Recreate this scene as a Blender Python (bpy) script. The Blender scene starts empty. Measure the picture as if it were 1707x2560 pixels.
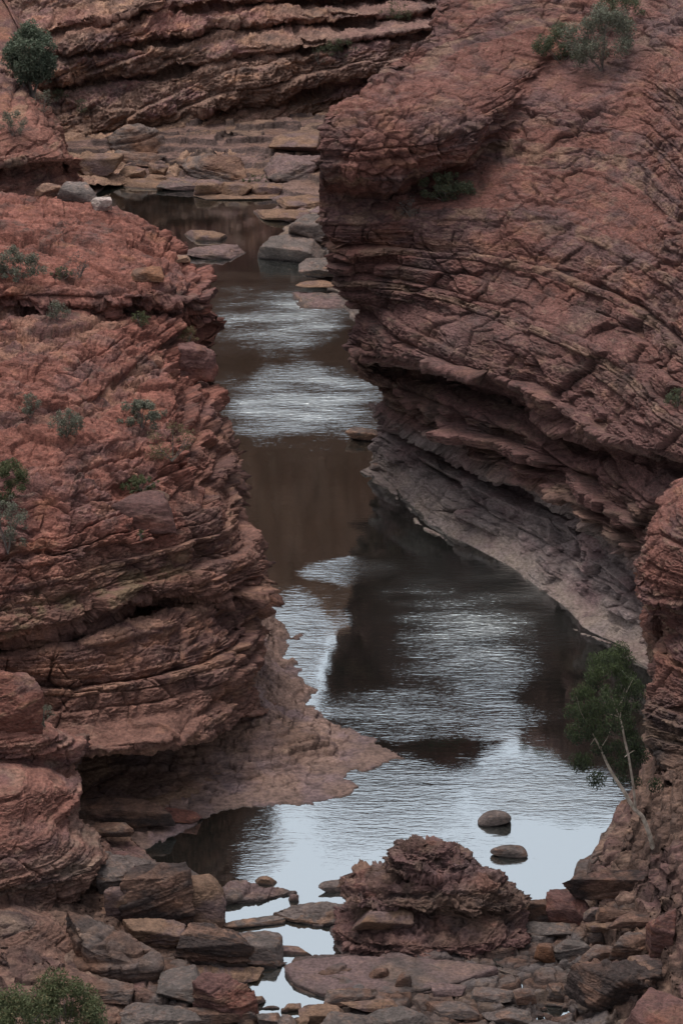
import bpy, bmesh, math, random
import numpy as np
from mathutils import Vector, Matrix

sc = bpy.context.scene
COL = sc.collection
RNG = np.random.RandomState(11)
random.seed(5)

# ------------------------------------------------------------------ camera
H = 50.0
PITCH = math.radians(21.0)
FPX = 1280.0 / math.tan(math.radians(8.0))
cam_d = bpy.data.cameras.new('camera')
cam = bpy.data.objects.new('camera', cam_d)
COL.objects.link(cam)
cam.location = (0, 0, H)
cam.rotation_euler = (math.radians(90) - PITCH, 0, 0)
cam_d.sensor_fit = 'VERTICAL'
cam_d.angle = math.radians(16.0)
cam_d.clip_start = 1.0
cam_d.clip_end = 3000.0
sc.camera = cam
CA, SA = math.cos(PITCH), math.sin(PITCH)


def ray(px, py):
    a = (np.asarray(px, float) - 853.5) / FPX
    b = (1280.0 - np.asarray(py, float)) / FPX
    return a, CA + b * SA, -SA + b * CA


def at(px, py, Y):
    """world point seen in direction px,py at distance Y from the viewpoint"""
    x, y, z = ray(px, py)
    t = np.asarray(Y, float) / y
    return np.stack([x * t, y * t, H + z * t], -1)


def on(px, py, z=0.0):
    """world point at height z"""
    x, y, zz = ray(px, py)
    t = (np.asarray(z, float) - H) / zz
    return np.stack([x * t, y * t, H + zz * t], -1)


# ------------------------------------------------------------------ noise
_rs = np.random.RandomState(3)
PERM = _rs.permutation(256).astype(np.int32)
PERM = np.concatenate([PERM, PERM, PERM])
_g = _rs.normal(size=(256, 3))
GRAD = (_g / np.linalg.norm(_g, axis=1)[:, None]).astype(np.float32)
RND = _rs.uniform(-1, 1, 4096).astype(np.float32)


def perlin(P, s=1.0, off=0.0):
    P = np.asarray(P, np.float32) * np.float32(1) * np.asarray(s, np.float32) + np.float32(off)
    out = np.empty(len(P), np.float32)
    for a in range(0, len(P), 120000):
        q = P[a:a + 120000]
        i = np.floor(q)
        f = q - i
        i = i.astype(np.int32) & 255
        u = f * f * f * (f * (f * 6 - 15) + 10)
        r = 0
        ux, uy, uz = u.T
        acc = []
        for dx in (0, 1):
            px = PERM[(i[:, 0] + dx) & 255]
            for dy in (0, 1):
                pxy = PERM[px + ((i[:, 1] + dy) & 255)]
                for dz in (0, 1):
                    h = PERM[pxy + ((i[:, 2] + dz) & 255)]
                    g = GRAD[h]
                    acc.append(g[:, 0] * (f[:, 0] - dx) + g[:, 1] * (f[:, 1] - dy) + g[:, 2] * (f[:, 2] - dz))
        a00 = acc[0] + (acc[1] - acc[0]) * uz
        a01 = acc[2] + (acc[3] - acc[2]) * uz
        a10 = acc[4] + (acc[5] - acc[4]) * uz
        a11 = acc[6] + (acc[7] - acc[6]) * uz
        b0 = a00 + (a01 - a00) * uy
        b1 = a10 + (a11 - a10) * uy
        out[a:a + 120000] = (b0 + (b1 - b0) * ux) * 1.6
    return out


def fbm(P, s, n=4, off=0.0, gain=0.5, ridge=False):
    P = np.asarray(P, np.float32)
    s = np.asarray(s, np.float32)
    o = np.zeros(len(P), np.float32)
    a = 1.0
    for k in range(n):
        v = perlin(P, s, off + 17.3 * k)
        if ridge:
            v = 1 - 2 * np.abs(v)
        o += a * v
        a *= gain
        s = s * 2.03
    return o


def sstep(a, b, x):
    t = np.clip((x - a) / (b - a), 0, 1)
    return t * t * (3 - 2 * t)


def voro(x, y, seed=0, jit=0.9):
    """2-D cellular noise: f1, f2 and the id of the nearest cell"""
    xi = np.floor(x).astype(np.int32)
    yi = np.floor(y).astype(np.int32)
    f1 = np.full(len(x), 9.0, np.float32)
    f2 = np.full(len(x), 9.0, np.float32)
    cid = np.zeros(len(x), np.int32)
    for dx in (-1, 0, 1):
        for dy in (-1, 0, 1):
            cx, cy = xi + dx, yi + dy
            h = PERM[(PERM[(cx + seed) & 255] + cy) & 255]
            h2 = PERM[h + 57]
            sx = cx + 0.5 + jit * (h / 255.0 - 0.5)
            sy = cy + 0.5 + jit * (h2 / 255.0 - 0.5)
            d = np.sqrt((x - sx) ** 2 + (y - sy) ** 2).astype(np.float32)
            c = h * 16 + (h2 & 15)
            nearer = d < f1
            f2 = np.where(nearer, f1, np.minimum(f2, d))
            cid = np.where(nearer, c, cid)
            f1 = np.where(nearer, d, f1)
    return f1, f2, cid


# ------------------------------------------------------------------ rock bedding
class Beds:
    def __init__(self, seed, tmin, tmax, lo=-30, hi=80):
        r = np.random.RandomState(seed)
        n = int((hi - lo) / (0.5 * (tmin + tmax))) + 50
        th = np.exp(r.uniform(math.log(tmin), math.log(tmax), n))
        self.b = (lo + np.concatenate([[0], np.cumsum(th)])).astype(np.float32)
        self.th = th.astype(np.float32)
        self.res = r.uniform(-1, 1, n).astype(np.float32)
        self.hue = r.uniform(0, 1, n).astype(np.float32)

    def look(self, w):
        i = np.clip(np.searchsorted(self.b, w) - 1, 0, len(self.th) - 1)
        t = (w - self.b[i]) / self.th[i]
        return i, np.clip(t, 0, 1)


BIG = Beds(1, 0.7, 1.7)
MED = Beds(2, 0.13, 0.75)
FIN = Beds(4, 0.05, 0.17)


def bedding(P, dip=(0, 0), big=0.4, med=0.2, fin=0.06, rough=0.1, joint=1.0, warp=1.0, rs=1.3, scale=1.0, steep=None):
    """how far weathering has left each point standing out from the mean face, and bed ids for colour"""
    P = np.asarray(P, np.float32)
    Q = P / np.float32(scale)
    w = Q[:, 2] - dip[0] * Q[:, 0] - dip[1] * Q[:, 1]
    w = w + warp * (0.34 * perlin(Q, (0.11, 0.11, 0.05), 3.1) + 0.06 * perlin(Q, (0.6, 0.6, 0.3), 9.7)
                    + 0.02 * perlin(Q, (2.2, 2.2, 1.0), 1.7))
    d = np.zeros(len(P), np.float32)
    x, y = Q[:, 0], Q[:, 1]
    wx = x + 0.35 * perlin(Q, (0.7, 0.7, 0.7), 21.0)
    wy = y + 0.35 * perlin(Q, (0.7, 0.7, 0.7), 31.0)
    hues = []
    for lev, (B, A, L, fr) in enumerate(((BIG, big, 2.6, 0.22), (MED, med, 1.1, 0.5), (FIN, fin, 0.55, 1.1))):
        i, t = B.look(w)
        hues.append(B.hue[i])
        if A == 0:
            continue
        # massive beds stay smooth, weak ones part into thin leaves
        A = A * (1.0 if lev == 0 else 0.4 + 1.0 * hues[0] if lev == 1 else 0.15 + 1.7 * hues[1] ** 2)
        fi = i.astype(np.float32)
        r = 0.75 * B.res[i] + 0.8 * perlin(np.stack([x * fr, y * fr, fi * 3.37], -1), 1.0)
        prof = 1 - np.abs(2 * t - 1) ** (10 if lev < 2 else 6)
        # a bed tends to be undercut towards its base
        und = 0.35 * (t - 0.5)
        if joint:
            f1, f2, cid = voro(wx / L + fi * 5.13, wy / L - fi * 3.71, lev * 7)
            r = r + 0.75 * joint * RND[(cid + i * 31) & 4095]
            crack = 1 - sstep(0.0, 0.07, f2 - f1)
            d -= A * 0.55 * joint * crack * prof * (1.0 if steep is None else 0.25 + 0.75 * steep)
        d += A * ((r + und) * (0.35 + 0.65 * prof) - 0.55 * (1 - prof))
    d += rough * fbm(Q, rs, 4, 5.0) + 0.5 * rough * fbm(Q, (rs * 3, rs * 3, rs * 8), 3, 8.0, ridge=True, gain=0.6)
    return d * scale, hues, w


# ------------------------------------------------------------------ colours (linear base colours)
C = {k: np.array(v, np.float32) for k, v in dict(
    red=(0.290, 0.118, 0.084), brick=(0.250, 0.098, 0.072), purple=(0.185, 0.092, 0.084), orange=(0.350, 0.165, 0.080),
    tan=(0.330, 0.205, 0.135), grey=(0.165, 0.135, 0.128), dark=(0.060, 0.043, 0.040), pale=(0.380, 0.300, 0.245),
    brown=(0.185, 0.105, 0.075), slate=(0.128, 0.112, 0.106), rust=(0.24, 0.11, 0.055), mauve=(0.25, 0.17, 0.17),
    white=(0.56, 0.50, 0.46), olive=(0.17, 0.13, 0.07)).items()}


def mixc(a, b, f):
    return a + (b - a) * np.clip(f, 0, 1)[:, None]


def rock_colour(P, hues, base='red', alt='purple', third='orange', thirdf=0.5, darkf=0.5, palef=0.3, fine=1.0):
    n = len(P)
    c = np.repeat(C[base][None], n, 0)
    n1 = fbm(P, (0.35, 0.35, 0.8), 4, 2.0)
    n2 = fbm(P, (0.9, 0.9, 2.5), 4, 40.0)
    n3 = fbm(P, (2.5, 2.5, 6.0), 3, 70.0)
    hb = hues[0] * 0.4 + hues[1] * 0.6
    c = mixc(c, C[alt], sstep(-0.25, 0.55, n1 + 1.0 * (hb - 0.5)))
    c = mixc(c, C[third], thirdf * sstep(0.15, 0.75, n2 + 0.9 * (hues[1] - 0.55)))
    c = mixc(c, C['dark'], darkf * sstep(0.25, 0.95, n3 * 0.7 - 0.5 * n2 + 0.8 * (hues[2] - 0.45)))
    c = mixc(c, C['tan'], palef * sstep(0.2, 0.9, n3 + 0.5 * n1 - 0.3 * (hues[2] - 0.5)))
    # bleached beds, orange fresh breaks, and black water streaks running down the faces
    c = mixc(c, C['tan'] * 0.9, 0.45 * sstep(0.86, 0.9, hues[1]) * sstep(-0.3, 0.4, n2))
    c = mixc(c, C['orange'], 0.55 * thirdf * sstep(0.45, 0.8, fbm(P, (0.5, 0.5, 1.2), 3, 51.0)))
    st = fbm(P, (0.9, 0.9, 0.10), 4, 81.0)
    c = mixc(c, C['dark'] * 0.9, 0.75 * darkf * sstep(0.30, 0.75, st + 0.25 * n1))
    c = c * (1 + fine * (0.22 * n3 + 0.14 * n2))[:, None]
    g = c.mean(1, keepdims=True)
    c = g + (c - g) * 0.88          # dust dulls the reds
    return np.clip(c * 1.08, 0.014, 0.8)


# ------------------------------------------------------------------ materials
def rock_material(name, bump=0.03, scale=9.0, rough=0.88):
    m = bpy.data.materials.new(name)
    m.use_nodes = True
    nt = m.node_tree
    N = nt.nodes
    L = nt.links
    b = N['Principled BSDF']
    b.inputs['Roughness'].default_value = rough
    b.inputs['Specular IOR Level'].default_value = 0.25
    geo = N.new('ShaderNodeNewGeometry')
    at_ = N.new('ShaderNodeAttribute')
    at_.attribute_name = 'tint'
    mp = N.new('ShaderNodeMapping')
    mp.inputs['Scale'].default_value = (1, 1, 2.2)
    L.new(geo.outputs['Position'], mp.inputs['Vector'])
    n1 = N.new('ShaderNodeTexNoise')
    n1.inputs['Scale'].default_value = scale
    n1.inputs['Detail'].default_value = 7
    n1.inputs['Roughness'].default_value = 0.68
    L.new(mp.outputs[0], n1.inputs['Vector'])
    n2 = N.new('ShaderNodeTexNoise')
    n2.inputs['Scale'].default_value = scale * 0.22
    n2.inputs['Detail'].default_value = 6
    n2.inputs['Roughness'].default_value = 0.6
    L.new(geo.outputs['Position'], n2.inputs['Vector'])
    r1 = N.new('ShaderNodeMapRange')
    r1.inputs['From Min'].default_value = 0.28
    r1.inputs['From Max'].default_value = 0.72
    r1.inputs['To Min'].default_value = 0.40
    r1.inputs['To Max'].default_value = 1.55
    L.new(n1.outputs['Fac'], r1.inputs['Value'])
    r2 = N.new('ShaderNodeMapRange')
    r2.inputs['From Min'].default_value = 0.3
    r2.inputs['From Max'].default_value = 0.7
    r2.inputs['To Min'].default_value = 0.78
    r2.inputs['To Max'].default_value = 1.2
    L.new(n2.outputs['Fac'], r2.inputs['Value'])
    mm = N.new('ShaderNodeMath')
    mm.operation = 'MULTIPLY'
    L.new(r1.outputs[0], mm.inputs[0])
    L.new(r2.outputs[0], mm.inputs[1])
    vm = N.new('ShaderNodeVectorMath')
    vm.operation = 'SCALE'
    L.new(at_.outputs['Color'], vm.inputs[0])
    L.new(mm.outputs[0], vm.inputs['Scale'])
    L.new(vm.outputs[0], b.inputs['Base Color'])
    bp = N.new('ShaderNodeBump')
    bp.inputs['Strength'].default_value = 0.9
    bp.inputs['Distance'].default_value = bump
    L.new(n1.outputs['Fac'], bp.inputs['Height'])
    L.new(bp.outputs[0], b.inputs['Normal'])
    return m


M_ROCK = rock_material('layered_rock', 0.11, 7.0)
M_SMOOTH = rock_material('river_worn_rock', 0.05, 10.0, 0.8)


# ------------------------------------------------------------------ mesh helpers
def set_tint(me, col):
    a = me.attributes.new('tint', 'FLOAT_COLOR', 'POINT')
    rgba = np.ones((len(me.vertices), 4), np.float32)
    rgba[:, :3] = col
    a.data.foreach_set('color', rgba.ravel())


def raw_mesh(name, V, F, mat=None, col=None, smooth=True):
    me = bpy.data.meshes.new(name)
    F = np.asarray(F, np.int32)
    k = F.shape[1]
    me.vertices.add(len(V))
    me.vertices.foreach_set('co', np.asarray(V, np.float32).ravel())
    me.loops.add(F.size)
    me.loops.foreach_set('vertex_index', F.ravel())
    me.polygons.add(len(F))
    me.polygons.foreach_set('loop_start', np.arange(0, F.size, k, dtype=np.int32))
    me.update(calc_edges=True)
    me.polygons.foreach_set('use_smooth', np.full(len(F), smooth))
    if col is not None:
        set_tint(me, col)
    if mat:
        me.materials.append(mat)
    return me


def link(name, me, parent=None, loc=None):
    o = bpy.data.objects.new(name, me)
    COL.objects.link(o)
    if parent is not None:
        o.parent = parent
    if loc is not None:
        o.location = loc
    return o


def tag(o, label=None, cat=None, group=None, kind=None):
    if label:
        o['label'] = label
    if cat:
        o['category'] = cat
    if group:
        o['group'] = group
    if kind:
        o['kind'] = kind
    return o


def grid_faces(nv, nu):
    a = (np.arange(nv - 1)[:, None] * nu + np.arange(nu - 1)[None]).ravel()
    return np.stack([a, a + 1, a + nu + 1, a + nu], 1)


def grid_normals(G):
    du = np.gradient(G, axis=1)
    dv = np.gradient(G, axis=0)
    n = np.cross(du, dv)
    n /= np.linalg.norm(n, axis=2, keepdims=True) + 1e-9
    return n


def blur_rows(A, k):
    """smooth along the first axis (in place copy) to take the kinks out of interpolated rows"""
    for _ in range(k):
        B = A.copy()
        B[1:-1] = 0.25 * A[:-2] + 0.5 * A[1:-1] + 0.25 * A[2:]
        A = B
    return A


def loft(rows, step=1.7, wrap=None, side='right', maxseg=260, hidden_after=None):
    """rows: polylines of (px, py, Y) or world rows [('w', x, y, z) ...]; each runs left to right.
    wrap(p) -> extra world points beyond the silhouette end of a row, that turn the surface out of sight"""
    wid = 0
    for r in rows:
        if r[0][0] != 'w':
            wid = max(wid, r[-1][0] - r[0][0])
    nu = int(wid / step)
    W = []
    for r in rows:
        if r[0][0] == 'w':
            a = np.array([q[1:] for q in r], float)
            t = np.linspace(0, 1, len(a))
            u = np.linspace(0, 1, nu)
            w = np.stack([np.interp(u, t, a[:, k]) for k in range(3)], 1)
        else:
            a = np.array(r, float)
            px = np.linspace(a[0, 0], a[-1, 0], nu)
            py = blur_rows(np.interp(px, a[:, 0], a[:, 1]), 12)
            Y = blur_rows(np.interp(px, a[:, 0], a[:, 2]), 40)
            w = at(px, py, Y)
        if wrap:
            e = w[-1] if side == 'right' else w[0]
            pts = [e] + [np.array(q) for q in wrap(e)]
            ex = []
            for k in range(len(pts) - 1):
                n = 14 if k == 0 else 26
                for j in range(1, n + 1):
                    ex.append(pts[k] + (pts[k + 1] - pts[k]) * j / n)
            ex = np.array(ex)
            w = np.concatenate([w, ex]) if side == 'right' else np.concatenate([ex[::-1], w])
        W.append(w)
    W = np.array(W)
    # non-uniform Hermite along v
    R = len(W)
    h = np.maximum(np.linalg.norm(W[1:] - W[:-1], axis=2).mean(1), 0.05)
    m = np.zeros_like(W)
    for j in range(R):
        if j == 0:
            m[j] = (W[1] - W[0]) / h[0]
        elif j == R - 1:
            m[j] = (W[-1] - W[-2]) / h[-1]
        else:
            d0 = (W[j] - W[j - 1]) / h[j - 1]
            d1 = (W[j + 1] - W[j]) / h[j]
            m[j] = 0.8 * (d0 * h[j] + d1 * h[j - 1]) / (h[j - 1] + h[j])
    out, vis = [], []
    for j in range(R - 1):
        # visible extent of the segment in photo pixels decides how finely it is cut
        A, B = W[j], W[j + 1]

        def scr(p):
            yy = p[:, 1] * CA - (p[:, 2] - H) * SA
            return FPX * (p[:, 1] * SA + (p[:, 2] - H) * CA) / yy
        n = int(np.clip(np.percentile(np.abs(scr(A) - scr(B)), 85) / step, 5, maxseg))
        n = max(n, int(min(np.linalg.norm(A - B, axis=1).mean() / 0.09, 40)))
        if hidden_after is not None and j >= hidden_after:
            n = 24
        vis += [0.12 if hidden_after is not None and j >= hidden_after else 1.0] * n
        t = (np.arange(n) / n)[:, None, None]
        h00 = 2 * t ** 3 - 3 * t ** 2 + 1
        h10 = t ** 3 - 2 * t ** 2 + t
        h01 = -2 * t ** 3 + 3 * t ** 2
        h11 = t ** 3 - t ** 2
        out.append(h00 * A + h10 * h[j] * m[j] + h01 * B + h11 * h[j] * m[j + 1])
    out.append(W[-1][None])
    vis.append(vis[-1])
    global LAST_VIS
    LAST_VIS = np.repeat(blur_rows(np.array(vis), 6)[:, None], W.shape[1], 1).ravel()
    return np.concatenate(out, 0)


def terrain(name, G, bed, colour, mat=M_ROCK, post=None, zdamp=0.55, label=None, cat=None, kmin=0.5, bias=0.0, kfun=None):
    """displace a grid along its outward normals with the bedding and link it"""
    nv, nu = G.shape[:2]
    N = grid_normals(G)
    P = G.reshape(-1, 3).astype(np.float32)
    n = N.reshape(-1, 3)
    view = np.array([0, 0, H]) - P
    s = np.sign((n * view).sum(1).mean()) or 1
    n = n * s
    steep = sstep(0.25, 0.8, np.sqrt(np.clip(1 - n[:, 2] ** 2, 0, 1)))
    d, hues, w = bedding(P, steep=steep, **bed)
    k = (kmin + (1 - kmin) * steep) * LAST_VIS
    if kfun is not None:
        k = k * kfun(P)
    low = sstep(0.2, 1.6, P[:, 2])          # the flood-smoothed foot keeps its line at the water
    d = (d - bias * low) * (0.72 + 0.28 * low)
    d = np.maximum(d, -0.20 - 3.0 * sstep(0.5, 1.8, P[:, 2]))
    dirv = n * np.array([1, 1, zdamp])
    V = P + dirv * (d * k)[:, None]
    if post is not None:
        V = post(V, P, n)
    col = colour(V, hues, n, d)
    me = raw_mesh(name, V, grid_faces(nv, nu), mat, col)
    o = link(name, me)
    tag(o, label, cat, None, 'structure')
    return o, V.reshape(nv, nu, 3)
SURF = []   # every ground surface, so that rocks and plants can be set down on it
# ================================================================== LEFT HEADLAND
L_rows = [
    [(-160, 2150, 101.0), (200, 2130, 101.6), (420, 2075, 103.5), (600, 1990, 106.5), (660, 1960, 107.0)],
    [(-160, 2090, 101.6), (190, 2066, 102.1), (330, 2052, 102.7), (406, 2016, 104.0), (521, 1967, 105.6), (660, 1885, 108.4)],
    [(-160, 2000, 104.0), (200, 1968, 105.4), (400, 1935, 107.4), (540, 1890, 108.2), (668, 1815, 108.9)],
    [(-160, 1925, 105.4), (200, 1902, 106.6), (420, 1872, 108.0), (540, 1830, 108.8), (664, 1785, 109.3)],
    [(-160, 1895, 101.3), (190, 1874, 101.7), (420, 1846, 102.7), (520, 1832, 104.2), (662, 1765, 108.2)],
    [(-160, 1840, 102.4), (190, 1815, 102.8), (420, 1785, 104.2), (540, 1745, 105.8), (640, 1700, 108.4)],
    [(-160, 1735, 103.1), (190, 1705, 103.8), (420, 1670, 105.4), (560, 1625, 107.4), (640, 1605, 109.3)],
    [(-160, 1650, 103.6), (0, 1645, 103.8), (190, 1620, 104.7), (330, 1570, 106.4), (440, 1535, 107.6), (620, 1515, 110.6)],
    [(-160, 1628, 106.2), (0, 1622, 106.5), (190, 1592, 107.2), (330, 1540, 109.4), (440, 1508, 110.4), (640, 1490, 111.6)],
    [(-160, 1592, 103.0), (0, 1590, 103.3), (190, 1555, 104.6), (330, 1486, 106.9), (440, 1478, 107.9), (550, 1480, 109.4), (645, 1472, 111.3)],
    [(-160, 1520, 103.6), (0, 1510, 104.0), (190, 1470, 105.5), (340, 1420, 107.5), (460, 1400, 109.0), (590, 1405, 110.8), (656, 1408, 112.0)],
    [(-160, 1400, 104.8), (190, 1355, 106.6), (400, 1310, 109.3), (540, 1300, 111.4), (606, 1290, 114.3)],
    [(-160, 1240, 107.3), (190, 1230, 108.8), (400, 1215, 111.5), (540, 1205, 114.6), (590, 1212, 117.0)],
    [(-160, 1120, 110.2), (200, 1115, 112.0), (450, 1110, 114.6), (565, 1130, 117.6), (622, 1148, 119.6)],
    [(-160, 1010, 113.0), (200, 1000, 115.3), (450, 1000, 118.2), (540, 1035, 121.0), (570, 1062, 122.4)],
    [(-160, 880, 117.0), (200, 880, 119.0), (420, 885, 121.5), (485, 920, 123.3), (506, 935, 124.4)],
    [(-160, 800, 119.6), (120, 806, 121.3), (285, 797, 122.3), (400, 805, 123.6), (470, 850, 124.6), (516, 868, 125.4)],
    [(-160, 775, 120.6), (120, 782, 122.6), (285, 783, 124.0), (400, 778, 125.0), (460, 800, 125.8), (500, 812, 126.2)],
    [(-160, 735, 121.3), (120, 742, 122.2), (285, 755, 122.6), (400, 745, 123.6), (470, 745, 124.8), (513, 766, 125.8)],
    [(-160, 660, 123.4), (120, 668, 124.2), (285, 680, 124.8), (400, 682, 125.8), (480, 690, 127.2), (502, 700, 127.8)],
    [(-160, 570, 127.0), (120, 575, 127.8), (300, 600, 128.4), (400, 625, 129.3), (462, 650, 130.0)],
    [(-160, 463, 132.5), (0, 478, 132.6), (120, 488, 132.6), (250, 508, 132.4), (330, 542, 132.0), (405, 588, 131.6)],
]


def L_wrap(p):
    x, y, z = p
    return [(x + 0.05, y + 1.0, z - 0.15 - 0.05 * z), (x - 0.6, y + 3.2, z * 0.4), (x - 1.2, y + 4.2, -1.6)]


_e = [at(a, b, c) for a, b, c in L_rows[-1]]
L_rows.append([('w', q[0] - 0.4, q[1] + 3.0, q[2] - 1.8) for q in _e])
L_rows.append([('w', q[0] - 1.0, q[1] + 6.0, q[2] - 7.0) for q in _e])
L_rows.append([('w', q[0] - 1.5, q[1] + 8.0, -1.5) for q in _e])
G_left = loft(L_rows, 1.75, L_wrap, hidden_after=len(L_rows) - 4)


def post_left(V, P, n):
    # the weathered top is broken into stepped blocks and flags
    up = sstep(6.0, 8.0, P[:, 2])
    x, y = P[:, 0], P[:, 1]
    o = np.zeros(len(P), np.float32)
    for L, A, sd in ((2.3, 0.20, 3), (0.95, 0.10, 8), (0.4, 0.045, 17)):
        Q = np.stack([x, y, np.full_like(x, sd)], -1)
        wx = x + 0.4 * L * perlin(Q, 0.8 / L, 2.0) + 0.12 * L * perlin(Q, 3.0 / L, 6.0)
        wy = y + 0.4 * L * perlin(Q, 0.8 / L, 12.0) + 0.12 * L * perlin(Q, 3.0 / L, 16.0)
        f1, f2, cid = voro(wx / (1.5 * L), wy / L, sd)
        o += A * (RND[cid & 4095] * 0.8 + RND[(cid * 7) & 4095] * (wy / L - np.floor(wy / L) - 0.5) * 0.5 - 0.7 * (1 - sstep(0, 0.09, f2 - f1)))
    k = 0.06 * fbm(P, (1.6, 1.6, 2.5), 4, 24.0)
    return V + n * (up * (o + k))[:, None]


def col_left(V, hues, n, d):
    c = rock_colour(V, hues, 'brick', 'purple', 'red', 0.6, 0.75, 0.22, 1.5)
    z, y = V[:, 2], V[:, 1]
    steep = sstep(0.35, 0.8, np.sqrt(np.clip(1 - n[:, 2] ** 2, 0, 1)))
    nn = fbm(V, (0.4, 0.4, 0.9), 3, 90.0)
    # the brighter brick-red weathered top and the browner, darker lower face
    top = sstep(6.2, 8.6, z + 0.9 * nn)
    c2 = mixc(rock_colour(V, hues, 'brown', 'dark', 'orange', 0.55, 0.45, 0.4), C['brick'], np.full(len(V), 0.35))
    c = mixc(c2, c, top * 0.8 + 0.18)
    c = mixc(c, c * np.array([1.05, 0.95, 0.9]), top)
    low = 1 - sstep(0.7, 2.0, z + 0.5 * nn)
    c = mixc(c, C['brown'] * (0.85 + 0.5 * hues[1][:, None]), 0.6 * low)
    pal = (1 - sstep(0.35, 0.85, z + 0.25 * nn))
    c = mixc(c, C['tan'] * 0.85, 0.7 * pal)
    # ochre and lichen-green band under the blocky bench
    band = np.exp(-((z - 6.4 + 0.25 * nn) / 0.35) ** 2) * (1 - sstep(-5.0, -3.6, V[:, 0])) * (1 - sstep(108, 111, y))
    c = mixc(c, C['olive'] * 1.25, 0.55 * band * sstep(-0.2, 0.4, fbm(V, 1.3, 3, 12.)))
    return c * 0.80


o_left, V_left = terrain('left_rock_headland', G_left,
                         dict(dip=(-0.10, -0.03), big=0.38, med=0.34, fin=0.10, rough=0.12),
                         col_left, zdamp=0.6, kmin=0.55, bias=0.22, post=post_left, label='layered red rock headland on the left bank with a dark cave near the water')

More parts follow.
